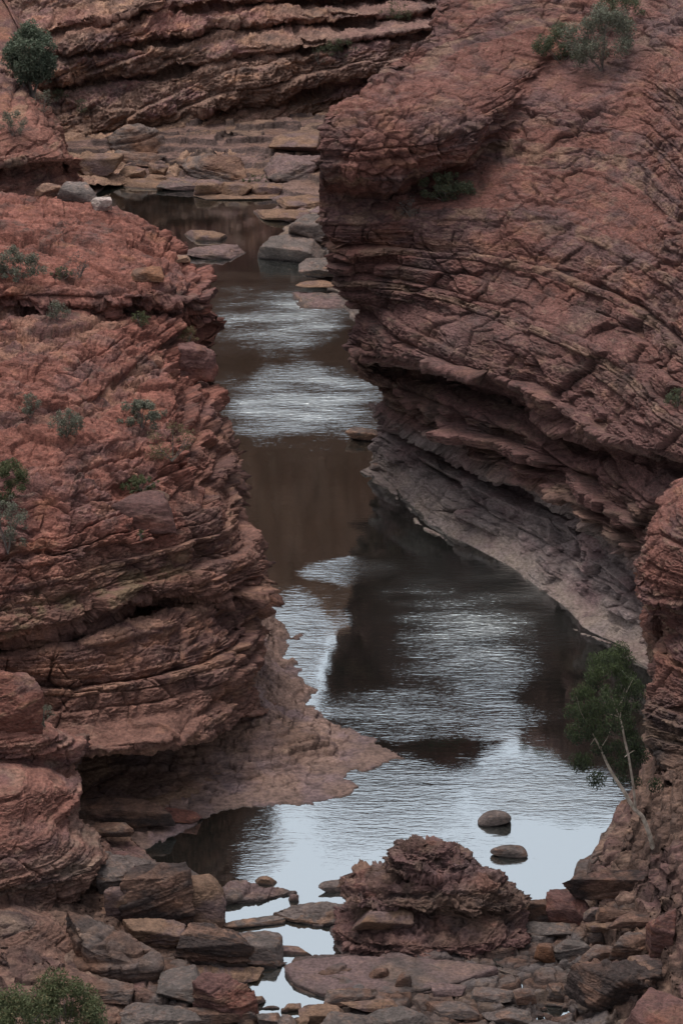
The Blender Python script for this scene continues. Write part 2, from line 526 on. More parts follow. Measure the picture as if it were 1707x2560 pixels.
# ================================================================== RIGHT CLIFF
R_rows = [
    [(930, 1215, 133.8), (1050, 1320, 128.6), (1270, 1445, 123.2), (1400, 1540, 119.0), (1530, 1640, 115.4), (1640, 1700, 113.6), (1900, 1850, 108.0)],
    [(934, 1180, 134.7), (990, 1240, 132.1), (1050, 1298, 129.6), (1130, 1345, 127.5), (1270, 1424, 124.4), (1330, 1470, 122.6), (1400, 1520, 120.7), (1460, 1580, 118.5), (1530, 1610, 117.4), (1630, 1665, 115.5), (1900, 1800, 110.0)],
    [(936, 1158, 135.0), (1000, 1205, 132.6), (1070, 1265, 130.0), (1150, 1315, 128.0), (1280, 1392, 124.9), (1420, 1498, 120.9), (1560, 1588, 117.6), (1650, 1640, 116.0), (1900, 1770, 111.0)],
    [(938, 1085, 135.8), (1010, 1125, 134.0), (1154, 1205, 129.4), (1319, 1280, 126.4), (1417, 1326, 124.0), (1478, 1396, 121.6), (1571, 1475, 118.9), (1642, 1552, 117.2), (1900, 1700, 111.5)],
    [(938, 1055, 136.6), (1010, 1092, 135.2), (1154, 1168, 130.8), (1319, 1246, 127.7), (1417, 1290, 125.2), (1478, 1360, 122.8), (1571, 1436, 120.0), (1642, 1512, 118.2), (1900, 1660, 112.6)],
    [(932, 995, 134.6), (1010, 1045, 132.6), (1154, 1128, 128.2), (1319, 1208, 125.0), (1417, 1250, 122.6), (1478, 1315, 120.4), (1571, 1392, 117.8), (1642, 1466, 115.8), (1900, 1600, 110.6)],
    [(910, 972, 134.4), (1010, 985, 132.0), (1130, 1030, 128.9), (1300, 1090, 126.2), (1420, 1170, 123.4), (1590, 1260, 118.8), (1707, 1340, 115.6), (1900, 1440, 111.6)],
    [(880, 930, 135.2), (990, 925, 133.8), (1120, 945, 131.6), (1210, 968, 130.3), (1297, 1000, 129.0), (1420, 1100, 125.2), (1590, 1150, 121.2), (1707, 1180, 118.6), (1900, 1240, 114.6)],
    [(858, 872, 133.6), (960, 880, 131.4), (1110, 912, 128.4), (1210, 938, 126.9), (1297, 966, 125.8), (1420, 1060, 122.4), (1590, 1112, 118.4), (1707, 1142, 115.8), (1900, 1200, 111.8)],
    [(868, 828, 134.0), (980, 820, 131.9), (1110, 835, 129.6), (1260, 870, 127.4), (1420, 960, 124.0), (1590, 1020, 120.2), (1707, 1045, 117.6), (1900, 1090, 113.8)],
    [(893, 780, 134.6), (1010, 770, 132.4), (1180, 780, 130.2), (1300, 815, 128.2), (1450, 870, 125.2), (1600, 920, 122.2), (1707, 940, 119.8), (1900, 980, 116.0)],
    [(850, 710, 134.2), (960, 700, 133.4), (1100, 700, 132.2), (1250, 715, 130.8), (1400, 760, 128.6), (1550, 800, 125.8), (1707, 810, 122.6), (1900, 840, 119.0)],
    [(832, 640, 134.0), (960, 625, 133.6), (1100, 605, 133.4), (1250, 605, 132.8), (1400, 630, 131.2), (1550, 660, 128.6), (1707, 670, 125.6), (1900, 700, 122.0)],
    [(800, 560, 134.4), (900, 560, 134.2), (1000, 545, 134.4), (1100, 520, 134.9), (1200, 470, 136.0), (1300, 450, 135.9), (1450, 470, 134.4), (1600, 495, 131.8), (1707, 510, 128.6), (1900, 530, 124.8)],
    [(797, 480, 135.0), (900, 492, 135.6), (1000, 486, 136.2), (1100, 455, 137.0), (1190, 415, 138.0), (1240, 355, 138.6), (1300, 330, 138.4), (1450, 375, 136.6), (1600, 400, 134.0), (1707, 410, 130.8), (1900, 430, 127.0)],
    [(794, 425, 133.8), (890, 440, 133.2), (960, 466, 133.4), (1028, 420, 134.2), (1176, 398, 135.2), (1231, 318, 137.4), (1290, 266, 139.8), (1420, 300, 138.2), (1600, 335, 135.6), (1707, 345, 132.2), (1900, 360, 128.6)],
    [(797, 365, 134.0), (900, 372, 133.4), (1040, 366, 134.0), (1176, 340, 135.4), (1245, 270, 138.2), (1310, 232, 140.4), (1440, 256, 139.2), (1600, 285, 136.8), (1707, 290, 133.6), (1900, 300, 130.0)],
    [(808, 292, 135.0), (920, 292, 134.8), (1050, 290, 135.6), (1180, 256, 137.6), (1260, 222, 139.6), (1330, 200, 141.4), (1450, 205, 140.6), (1600, 215, 138.6), (1707, 220, 135.4), (1900, 230, 131.6)],
    [(904, 226, 138.0), (1000, 198, 139.0), (1100, 166, 140.2), (1250, 150, 142.0), (1400, 140, 143.0), (1600, 130, 141.0), (1900, 140, 135.0)],
    [(965, 162, 140.0), (1060, 120, 141.6), (1200, 85, 143.4), (1400, 70, 144.8), (1600, 55, 143.2), (1900, 60, 138.0)],
    [(1068, 96, 142.4), (1200, 40, 144.6), (1400, 10, 146.4), (1600, -15, 145.2), (1900, -10, 140.6)],
    [(1090, 0, 145.6), (1250, -70, 148.0), (1600, -130, 148.5), (1900, -120, 144.5)],
    [(1105, -120, 150.0), (1300, -220, 152.0), (1600, -280, 152.0), (1900, -280, 148.0)],
    [('w', 8, 164, 20), ('w', 16, 166, 23), ('w', 25, 162, 26), ('w', 40, 150, 30)],
    [('w', 12, 185, 24), ('w', 25, 188, 29), ('w', 45, 180, 34), ('w', 80, 160, 38)],
]


_r = np.array(R_rows[1], float)                       # the foot carries on down below the water
_px = np.linspace(_r[0, 0], _r[-1, 0], 90)
_w = at(_px, np.interp(_px, _r[:, 0], _r[:, 1]), np.interp(_px, _r[:, 0], _r[:, 2]))
R_rows[0] = [('w', q[0] - 0.35, q[1] - 0.45, -0.7) for q in _w]


def R_wrap(p):
    x, y, z = p
    return [(x + 0.5, y + 1.2, z * 0.97 - 0.1), (x + 2.2, y + 4.5, z * 0.6), (x + 4.5, y + 7.5, -1.6)]


G_right = loft(R_rows, 1.75, R_wrap, side='left', hidden_after=len(R_rows) - 3)


def col_right(V, hues, n, d):
    c = rock_colour(V, hues, 'brick', 'purple', 'orange', 0.3, 0.5, 0.3)
    z = V[:, 2]
    nn = fbm(V, (0.4, 0.4, 0.8), 3, 60.0)
    n2 = fbm(V, (0.15, 0.15, 0.2), 3, 33.0)
    lowz = 1 - sstep(7.0, 10.5, z + 1.2 * nn)
    c = mixc(c, rock_colour(V, hues, 'purple', 'brown', 'tan', 0.35, 0.6, 0.5), 0.72 * lowz)
    c = mixc(c, C['mauve'] * 0.75, 0.35 * sstep(0.1, 0.9, n2 + 0.4 * nn))
    # grey varnish of the flood zone with the white tide line at the water
    fl = 1 - sstep(2.0, 3.2, z + 0.5 * nn)
    c = mixc(c, mixc(np.repeat(C['grey'][None] * 2.1, len(z), 0), C['mauve'] * 1.15, sstep(-0.2, 0.6, nn)), 0.8 * fl)
    c = mixc(c, C['dark'] * 1.5, 0.35 * fl * sstep(0.1, 0.8, fbm(V, (1.2, 1.2, 2.5), 3, 7.0)))
    n4 = fbm(V, (1.6, 1.6, 2.0), 3, 19.0)
    pal = (1 - sstep(0.30, 0.75, z + 0.25 * nn + 0.25 * n4)) * (0.55 + 0.6 * n4)
    c = mixc(c, C['pale'] * 1.0, 0.85 * np.clip(pal, 0, 1) * sstep(-0.6, 0.3, nn + 0.3))
    return c * 0.66


def post_right(V, P, n):
    # the upper slope weathers to rubbly blocks with smoother worn patches between
    up = sstep(9.0, 11.0, P[:, 2])
    q = sstep(-0.3, 0.4, fbm(P, 0.22, 3, 61.0))
    x, y, z = P.T
    o = np.zeros(len(P), np.float32)
    for L, A, sd in ((1.7, 0.20, 5), (0.7, 0.12, 9)):
        wx = x + 0.35 * L * perlin(P, 0.8 / L, 2.0) + 0.15 * L * perlin(P, 2.6 / L, 6.0)
        wy = y * 0.6 + z * 0.9 + 0.35 * L * perlin(P, 0.8 / L, 12.0) + 0.15 * L * perlin(P, 2.6 / L, 16.0)
        f1, f2, cid = voro(wx / (1.3 * L), wy / (0.8 * L), sd)
        o += A * (RND[cid & 4095] - 0.8 * (1 - sstep(0, 0.12, f2 - f1)))
    k = 0.09 * fbm(P, (1.1, 1.1, 1.5), 4, 14.0, ridge=True)
    return V + n * (up * (0.25 + 0.75 * q) * (o + k))[:, None]


o_right, V_right = terrain('right_rock_cliff', G_right,
                           dict(dip=(0.05, 0.02), big=0.52, med=0.46, fin=0.10, rough=0.13),
                           col_right, post=post_right, zdamp=0.55, kmin=0.3, bias=0.22, kfun=lambda P: 1 - 0.68 * sstep(8.5, 11, P[:, 2]),
                           label='tall red-brown cliff overhanging the right bank above a grey ramp')

# ================================================================== FAR CLIFF
_lr = np.random.RandomState(6)


def ledge(pts, Y0, over=0.9, slope=8.0):
    """a dark parting in the far cliff: the floor below it, the recess, and the lip hanging over it"""
    _fr = _lr.uniform(0.0, 1.3, len(pts))
    yy = [_lr.uniform(-0.5, 0.5) + Y0 + slope * max(0, p[0] - 300) / 1000.0 for p in pts]
    return [[(a, b + 16, y - 0.25) for (a, b), y in zip(pts, yy)], [(a, b + 4, y + over * f) for (a, b), y, f in zip(pts, yy, _fr)], [(a, b - 9, y - 0.35) for (a, b), y in zip(pts, yy)]]


F_rows = [
    [(-250, 500, 172), (200, 470, 174), (420, 440, 177), (650, 430, 178), (900, 420, 180), (1300, 380, 184)],
    [(-250, 400, 178), (200, 380, 179.5), (380, 368, 180.5), (560, 372, 180.5), (800, 345, 183), (1300, 290, 187)],
    [(-250, 350, 182.0), (200, 345, 182.2), (380, 345, 182.4), (560, 335, 183.4), (800, 300, 186.4), (1300, 240, 190)],
]
F_rows += ledge([(-250, 345), (200, 335), (384, 316), (466, 284), (686, 256), (860, 208), (1300, 120)], 183.2, 1.3)
# F_rows += ledge([(-250, 270), (200, 266), (400, 246), (560, 230), (700, 190), (860, 166), (1300, 80)], 183.6, 0.25)
F_rows += ledge([(-250, 225), (148, 213), (395, 187), (521, 159), (598, 143), (860, 110), (1300, 40)], 184.0, 0.7)
F_rows += ledge([(-250, 150), (208, 132), (357, 108), (466, 95), (549, 71), (760, 60), (1000, 40), (1300, 0)], 184.6, 0.8, 12)
F_rows += ledge([(-250, 100), (126, 84), (307, 46), (406, 24), (603, 6), (760, 0), (1000, -10), (1300, -40)], 185.2, 1.4, 16)
F_rows += [
    [(-250, 40, 186.0), (200, 10, 186.6), (400, -40, 187.4), (600, -60, 190.5), (900, -70, 200), (1300, -90, 206)],
    [(-250, -120, 189), (300, -160, 190.5), (700, -170, 196), (1000, -180, 204), (1300, -200, 211)],
    [('w', -40, 197, 17), ('w', -16, 195, 19), ('w', 2, 201, 19), ('w', 22, 212, 20)],
    [('w', -50, 205, 32), ('w', -18, 202, 34), ('w', 4, 207, 36), ('w', 30, 216, 36)],
    [('w', -70, 222, 39), ('w', -20, 219, 41), ('w', 8, 223, 42), ('w', 45, 233, 42)],
    [('w', -160, 330, 44), ('w', -30, 340, 46), ('w', 30, 340, 46), ('w', 150, 330, 44)],
]
G_far = loft(F_rows, 2.0, None, hidden_after=len(F_rows) - 2)


def post_far(V, P, n):
    # the wall swells and falls back along its length, so no ledge runs unbroken
    return V + n * np.array([0.4, 1, 0.2]) * (1.0 * fbm(P, (0.16, 0.05, 0.10), 3, 71.0) + 0.6 * fbm(P, (0.5, 0.2, 0.5), 3, 78.0))[:, None]


def col_far(V, hues, n, d):
    c = rock_colour(V, hues, 'brown', 'purple', 'orange', 0.45, 0.65, 0.35)
    nn = fbm(V, (0.2, 0.2, 0.6), 3, 60.0)
    c = mixc(c, C['red'], 0.35 * sstep(-0.1, 0.6, nn) * sstep(3, 6, V[:, 2]))
    c = mixc(c, C['mauve'] * 0.8, 0.35 * sstep(-4, 6, V[:, 0] + 4 * nn))
    low = 1 - sstep(0.8, 1.6, V[:, 2] + 0.3 * nn)
    c = mixc(c, C['tan'] * 0.75, 0.6 * low)
    c = mixc(c, C['tan'] * 0.9, 0.6 * sstep(9, 14, V[:, 2]))  # unseen upper wall tinted paler to brighten its reflection in the river
    return c * 1.3  # whole wall lightened in colour to suggest distance haze


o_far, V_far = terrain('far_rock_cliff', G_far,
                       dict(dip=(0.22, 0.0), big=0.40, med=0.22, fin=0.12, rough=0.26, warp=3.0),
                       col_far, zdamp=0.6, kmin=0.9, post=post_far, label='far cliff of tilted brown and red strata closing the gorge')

# ================================================================== LEFT FAR SLOPE (red ledges under the round bush)
B_rows = [
    [(-200, 560, 161), (60, 530, 162), (190, 510, 163)],
    [(-200, 470, 162.5), (0, 462, 163), (120, 458, 164), (196, 470, 164.6)],
    [(-200, 425, 163.8), (0, 420, 164), (100, 415, 164.6), (150, 412, 165)],
    [(-200, 400, 162.6), (0, 402, 162.8), (100, 398, 163.4), (160, 398, 163.8)],
    [(-200, 345, 163.6), (0, 350, 163.8), (100, 352, 164.4), (150, 362, 165.0)],
    [(-200, 290, 165.5), (0, 292, 165.8), (80, 300, 166.2), (128, 322, 166.6)],
    [(-200, 220, 169), (0, 228, 169.4), (60, 250, 169.2), (104, 278, 169)],
    [(-200, 150, 174), (0, 170, 173.6), (50, 205, 172.4), (78, 238, 171.6)],
    [(-200, 60, 180), (-50, 90, 180), (20, 150, 178), (48, 200, 175)],
]


def B_wrap(p):
    x, y, z = p
    return [(x + 0.4, y + 1.5, z * 0.9), (x + 0.2, y + 4, z * 0.4), (x - 0.5, y + 6.5, -1.5)]


_e = [at(a, b, c) for a, b, c in B_rows[-1]]
B_rows.append([('w', q[0], q[1] + 4, q[2] + 0.3) for q in _e])
B_rows.append([('w', q[0] - 3, q[1] + 16, q[2] + 2) for q in _e])
G_lf = loft(B_rows, 2.0, B_wrap, hidden_after=len(B_rows) - 3)
o_lf, V_lf = terrain('left_far_slope', G_lf, dict(dip=(0.02, 0), big=0.4, med=0.25, fin=0.08, rough=0.12),
                     lambda V, h, n, d: rock_colour(V, h, 'red', 'purple', 'orange', 0.4, 0.5, 0.35) * 0.78,
                     label='stepped red ledges below the round grey-green bush')

# ================================================================== LEFT NEAR BUTTRESS
E_rows = [
    [(-170, 2720, 86.6), (100, 2720, 87.0), (300, 2700, 87.6), (420, 2680, 88.0)],
    [(-170, 2580, 88.6), (100, 2580, 89.0), (300, 2570, 89.6), (440, 2560, 90.2)],
    [(-170, 2470, 90.4), (100, 2460, 90.8), (240, 2455, 91.4), (400, 2490, 91.6)],
    [(-170, 2380, 91.8), (60, 2380, 92.3), (160, 2385, 92.8), (300, 2430, 93.0)],
    [(-170, 2300, 93.0), (60, 2300, 93.4), (150, 2310, 93.9), (200, 2350, 94.4)],
    [(-170, 2250, 94.4), (40, 2250, 95.2), (130, 2262, 95.6), (170, 2280, 96.0)],
    [(-170, 2205, 94.4), (40, 2200, 95.2), (120, 2200, 95.6), (255, 2180, 96.6)],
    [(-170, 2120, 95.2), (40, 2115, 95.8), (130, 2110, 96.3), (240, 2125, 97.4)],
    [(-170, 2050, 96.1), (40, 2045, 96.6), (120, 2040, 97.2), (190, 2068, 98.2)],
    [(-170, 1990, 96.6), (40, 1985, 97.1), (120, 1985, 97.7), (194, 1990, 98.6)],
    [(-170, 1935, 98.0), (40, 1930, 98.4), (120, 1935, 98.9), (172, 1948, 99.6)],
    [(-170, 1905, 99.6), (40, 1900, 99.8), (110, 1900, 100.2), (176, 1930, 100.4)],
    [(-170, 1860, 99.5), (60, 1850, 99.8), (140, 1852, 100.2), (206, 1864, 100.7)],
    [(-170, 1800, 101.0), (60, 1795, 101.2), (120, 1810, 101.5), (170, 1845, 101.8)],
    [(-170, 1775, 102.6), (20, 1770, 102.8), (60, 1785, 102.8), (110, 1815, 102.6)],
    [(-170, 1700, 103.6), (20, 1720, 103.6), (60, 1760, 103.6), (100, 1800, 103.6)],
]


def E_wrap(p):
    x, y, z = p
    return [(x + 0.12, y + 0.9, z * 0.93), (x - 0.4, y + 2.6, z * 0.5), (x - 1.2, y + 4, -1.0)]


G_e = loft(E_rows, 1.6, E_wrap)


def col_e(V, h, n, d):
    c = rock_colour(V, h, 'red', 'purple', 'tan', 0.35, 0.4, 0.35)
    z = V[:, 2]
    low = 1 - sstep(1.6, 2.8, z + 0.5 * fbm(V, 0.6, 3, 4.0))
    c = mixc(c, rock_colour(V, h, 'brown', 'dark', 'grey', 0.5, 0.5, 0.3), 0.75 * low)
    return c * 0.74


o_e, V_e = terrain('left_near_buttress', G_e, dict(dip=(0.02, 0.05), big=0.22, med=0.2, fin=0.07, rough=0.10, scale=0.9),
                   col_e, zdamp=0.55, label='stepped red rock buttress along the lower left edge of the view')

# ================================================================== RIGHT NEAR BUTTRESS
K_rows = [
    [(1690, 2160, 97.5), (1760, 2180, 97.0), (1900, 2200, 96.0)],
    [(1690, 2000, 100.0), (1760, 2010, 99.4), (1900, 2030, 98.0)],
    [(1664, 1925, 101.6), (1760, 1930, 101.0), (1900, 1950, 99.6)],
    [(1648, 1880, 102.4), (1760, 1880, 101.8), (1900, 1890, 100.4)],
    [(1628, 1830, 103.0), (1760, 1825, 102.2), (1900, 1830, 100.8)],
    [(1620, 1770, 103.4), (1760, 1750, 102.6), (1900, 1750, 101.0)],
    [(1642, 1660, 104.6), (1760, 1640, 103.6), (1900, 1640, 102.0)],
    [(1650, 1560, 106.0), (1760, 1550, 104.6), (1900, 1550, 103.0)],
    [(1602, 1505, 105.6), (1760, 1490, 104.4), (1900, 1480, 102.8)],
    [(1584, 1435, 106.2), (1760, 1420, 104.9), (1900, 1410, 103.4)],
    [(1620, 1335, 107.4), (1760, 1320, 106.0), (1900, 1310, 104.4)],
    [(1665, 1262, 108.8), (1760, 1235, 107.6), (1900, 1220, 106.0)],
    [(1700, 1218, 110.4), (1780, 1180, 110.0), (1900, 1160, 109.0)],
    [(1740, 1190, 112.4), (1800, 1150, 113.0), (1900, 1130, 112.6)],
]


def K_wrap(p):
    x, y, z = p
    return [(x + 0.1, y + 0.9, z * 0.97), (x + 0.8, y + 2.6, z * 0.6), (x + 1.6, y + 4.2, -1.0)]


G_k = loft(K_rows, 1.6, K_wrap, side='left')
o_k, V_k = terrain('right_near_buttress', G_k, dict(dip=(0.05, 0.08), big=0.30, med=0.26, fin=0.08, rough=0.16, scale=0.8),
                   lambda V, h, n, d: mixc(rock_colour(V, h, 'brick', 'purple', 'orange', 0.35, 0.4, 0.45),
                                           rock_colour(V, h, 'brown', 'dark', 'tan', 0.3, 0.5, 0.3),
                                           1 - sstep(3.0, 5.0, V[:, 2])) * 0.70,
                   zdamp=0.55, label='rough red buttress at the right edge of the view behind the gum tree')


for _v in (V_left, V_right, V_far, V_lf, V_e, V_k):
    SURF.append(_v.reshape(-1, 3))


# ================================================================== LOW GROUND (shore sheets)
def sdf(x, y, poly):
    """signed distance to a closed polygon, positive inside"""
    p = np.asarray(poly, float)
    q = np.roll(p, -1, 0)
    dmin = np.full(len(x), 1e9)
    inside = np.zeros(len(x), bool)
    for (x0, y0), (x1, y1) in zip(p, q):
        ex, ey = x1 - x0, y1 - y0
        t = np.clip(((x - x0) * ex + (y - y0) * ey) / (ex * ex + ey * ey + 1e-12), 0, 1)
        dmin = np.minimum(dmin, (x - x0 - t * ex) ** 2 + (y - y0 - t * ey) ** 2)
        if y1 != y0:
            c = ((y0 > y) != (y1 > y)) & (x < ex * (y - y0) / ey + x0)
            inside ^= c
    d = np.sqrt(dmin)
    return np.where(inside, d, -d)


def shore_poly(pts):
    return [tuple(on(a, b)[:2]) for a, b in pts]


def plates(x, y, L, seed, warp=0.35):
    """broken slabs: height, crack mask and id for each point"""
    P = np.stack([x, y, np.full_like(x, seed * 3.1)], -1)
    wx = x + warp * L * perlin(P, 0.9 / L, 2.0) + 0.1 * L * perlin(P, 3.0 / L, 6.0)
    wy = y + warp * L * perlin(P, 0.9 / L, 12.0) + 0.1 * L * perlin(P, 3.0 / L, 16.0)
    f1, f2, cid = voro(wx / L, wy / (L * 0.8), seed)
    r = RND[cid & 4095]
    tx = RND[(cid * 7 + 11) & 4095]
    ty = RND[(cid * 13 + 5) & 4095]
    cr = 1 - sstep(0.0, 0.13, f2 - f1)
    return r, tx, ty, cr, cid, f1


def sheet(name, x0, x1, y0, y1, sx, sy, zfun, colfun, label, mat=M_ROCK, cutz=-0.7, disp=None, dispk=None):
    xs = np.arange(x0, x1, sx)
    ys = np.arange(y0, y1, sy)
    X, Y = np.meshgrid(xs, ys)
    x, y = X.ravel().astype(np.float32), Y.ravel().astype(np.float32)
    z, info = zfun(x, y)
    V = np.stack([x, y, z], -1)
    G = V.reshape(len(ys), len(xs), 3)
    n = grid_normals(G).reshape(-1, 3)
    if disp is not None:
        d, hues, w = bedding(V, **disp)
        lat = n * np.array([1.0, 1.0, 0.5])
        kk = sstep(0.03, 0.25, z)
        if dispk == 'bank':   # bedding only where the banks rise, the floor is flat slabs
            kk = kk * np.maximum(0.12, 0.55 * np.maximum(sstep(0.1, 1.0, info[5]), sstep(5.0, 6.0, -x)))
        V = V + lat * (d * kk)[:, None]
    else:
        hues = [np.zeros(len(x), np.float32) + 0.5] * 3
    col = colfun(V, hues, n, info)
    F = grid_faces(len(ys), len(xs))
    keep = V[F][:, :, 2].max(1) > cutz
    F = F[keep]
    used = np.unique(F)
    remap = np.zeros(len(V), np.int32)
    remap[used] = np.arange(len(used))
    me = raw_mesh(name, V[used], remap[F], mat, col[used])
    SURF.append(V[used])
    o = link(name, me)
    tag(o, label, None, None, 'structure')
    return o


# ---- left shelf
SHELF = shore_poly([(355, 2125), (430, 2082), (500, 2052), (560, 2032), (610, 2020), (660, 2018), (700, 2012), (760, 2014), (830, 2004), (880, 1990),
                    (896, 1972), (868, 1950), (880, 1935), (930, 1922), (980, 1906), (1000, 1896), (975, 1876), (915, 1848), (850, 1812), (800, 1795),
                    (782, 1760), (796, 1742), (757, 1700), (722, 1640), (738, 1588), (708, 1556), (690, 1525), (650, 1488), (560, 1440),
                    (420, 1500), (300, 1700), (100, 1900), (60, 2060), (200, 2120)])


def z_shelf(x, y):
    P = np.stack([x, y, 0 * x], -1)
    s = sdf(x, y, SHELF) + 0.22 * perlin(P, 0.8, 3.0) + 0.14 * perlin(P, 2.2, 5.0) + 0.07 * perlin(P, 5.5, 8.0)
    _r = plates(x, y, 0.75, 33, 0.5)
    s = s + 0.22 * RND[(_r[4] * 3 + 1) & 4095] * (1 - sstep(0.3, 1.2, s)) + 0.05 * perlin(P, 11.0, 2.0)
    z = np.where(s > 0, 0.04 + 0.08 * np.minimum(s, 2.2) + 0.55 * np.maximum(s - 1.1, 0) ** 1.1 * sstep(106.0, 109.5, y), s * 0.9)
    far = sstep(108.2, 112.0, y)
    z = np.where(s > 0, z + far * 0.42 * np.minimum(s, 3), z)
    z = np.minimum(z, 2.6)
    hst = 0.17                                   # thin beds step back from the water
    zz = z + 0.10 * perlin(P, 0.9, 8.0) + 0.05 * perlin(P, 2.6, 9.0)
    q = np.floor(zz / hst)
    zt = (q + sstep(0.7, 0.92, zz / hst - q)) * hst - 0.03
    z = np.where(s > 0.02, np.maximum(z + (zt - z) * 0.9, 0.035 + 0.03 * np.minimum(s, 1)), z)
    r, tx, ty, cr, cid, f1 = plates(x, y, 0.8, 4)
    k = sstep(0.3, 1.6, s)
    z = z + k * (0.05 * r - 0.07 * cr) * (0.6 + far) + 0.03 * fbm(P, 1.6, 4, 3.0) * sstep(-0.2, 0.4, s)
    return z, (s, cid, cr)


def col_shelf(V, hues, n, info):
    s, cid, cr = info
    nn = fbm(V, (0.7, 0.7, 1.5), 4, 3.0)
    c = rock_colour(V, hues, 'brown', 'mauve', 'tan', 0.55, 0.35, 0.4)
    c = mixc(c, C['mauve'] * 0.62, 0.55 * sstep(-0.2, 0.6, nn))
    pal = 1 - sstep(0.9, 2.2, s + 0.6 * nn)
    c = mixc(c, mixc(np.repeat(C['tan'][None] * 0.5 + C['mauve'][None] * 0.5, len(s), 0), C['mauve'] * 1.15, sstep(-0.1, 0.6, nn)), 0.75 * pal)
    wet = 1 - sstep(0.0, 0.12, V[:, 2])
    c = mixc(c, C['dark'] * 1.2, 0.6 * wet)
    return c * 0.85 * (1 - 0.35 * cr * sstep(0.4, 1.2, s))[:, None]


sheet('left_shore_shelf', -11.5, 3.4, 99.5, 124.5, 0.033, 0.06, z_shelf, col_shelf,
      'low tan rock shelf running into the water below the left headland',
      disp=dict(dip=(0.02, -0.02), big=0.05, med=0.10, fin=0.05, rough=0.04))

# ---- foreground (both sides of the narrow channel)
LAND_L = shore_poly([(340, 2118), (392, 2160), (470, 2172), (520, 2200), (545, 2235), (556, 2300), (580, 2330), (640, 2345), (700, 2372),
                     (640, 2385), (690, 2420), (630, 2425), (600, 2440), (640, 2490), (645, 2515), (628, 2540), (640, 2560), (640, 2760), (-300, 2760), (-300, 1960), (150, 2010)])
LAND_R = shore_poly([(640, 2760), (645, 2556), (690, 2552), (760, 2540), (805, 2522), (812, 2495), (760, 2480), (730, 2462), (728, 2440), (712, 2418), (740, 2396), (800, 2386),
                     (850, 2386), (830, 2340), (826, 2305), (850, 2280), (900, 2260), (1000, 2235), (1200, 2235), (1290, 2250), (1310, 2262), (1380, 2246), (1415, 2225), (1432, 2195), (1440, 2176),
                     (1486, 2150), (1500, 2122), (1552, 2066), (1580, 2056), (1606, 1990), (1640, 1905), (1700, 1850), (1800, 1790), (1990, 1790), (1990, 2760)])
POOL = shore_poly([(1345, 2518), (1368, 2512), (1410, 2516), (1430, 2530), (1426, 2550), (1380, 2560), (1340, 2558), (1330, 2545), (1350, 2535)])


def z_fg(x, y):
    P = np.stack([x, y, 0 * x], -1)
    wob = 0.13 * perlin(P, 1.1, 3.0) + 0.07 * perlin(P, 2.8, 5.0) + 0.035 * perlin(P, 7.0, 5.0)
    sl = sdf(x, y, LAND_L) + wob
    sr = sdf(x, y, LAND_R) + wob
    sp = sdf(x, y, POOL) + 0.4 * wob
    s = np.maximum(sl, sr)
    zl = np.where(sl > 0, 0.03 + 0.16 * np.minimum(sl, 2.0) + 0.22 * np.maximum(-5.3 - x, 0), -0.9)
    bank = np.maximum(x - 6.35 - 0.10 * np.abs(y - 96), 0)
    zr = np.where(sr > 0, 0.03 + 0.12 * np.minimum(sr, 1.5) + 0.62 * np.minimum(bank, 2.0) + 0.95 * np.maximum(bank - 2.0, 0), -0.9)
    z = np.where(s > 0, np.maximum(zl, zr), s * 0.8)
    # the banks climb in flat ledges
    hst = 0.34
    zz = z + 0.16 * perlin(P, 0.7, 8.0) + 0.07 * perlin(P, 2.2, 9.0)
    q = np.floor(zz / hst)
    fr = zz / hst - q
    zt = (q + sstep(0.62, 0.9, fr)) * hst - 0.1
    z = z + (zt - z) * 0.85 * np.maximum(sstep(0.2, 0.8, bank), sstep(5.4, 6.2, -x)) * (s > 0)
    # broken slabs, rougher away from the shore
    r, tx, ty, cr, cid, f1 = plates(x, y, 1.05, 9)
    r2, tx2, ty2, cr2, cid2, f12 = plates(x, y, 0.5, 21)
    k = sstep(0.1, 0.9, s)
    flat = np.exp(-(((x - 1.3) / 2.2) ** 2 + ((y - 94.6) / 1.3) ** 2))  # the smooth purple slab
    k = k * (1 - 0.9 * flat)
    P2 = np.stack([x, y, r * 9], -1)
    z = z + k * (0.15 * r + 0.08 * tx * perlin(P2, 0.8, 2.0) - 0.13 * cr)
    z = z + k * (0.045 * r2 - 0.05 * cr2)
    z = z + 0.022 * fbm(P, 1.4, 4, 3.0) * sstep(-0.1, 0.3, s)
    z = np.where(sp > -0.12, np.minimum(z, 0.05 - 0.5 * (sp + 0.02)), z)
    return z, (s, cid, cr, cid2, cr2, bank, flat)


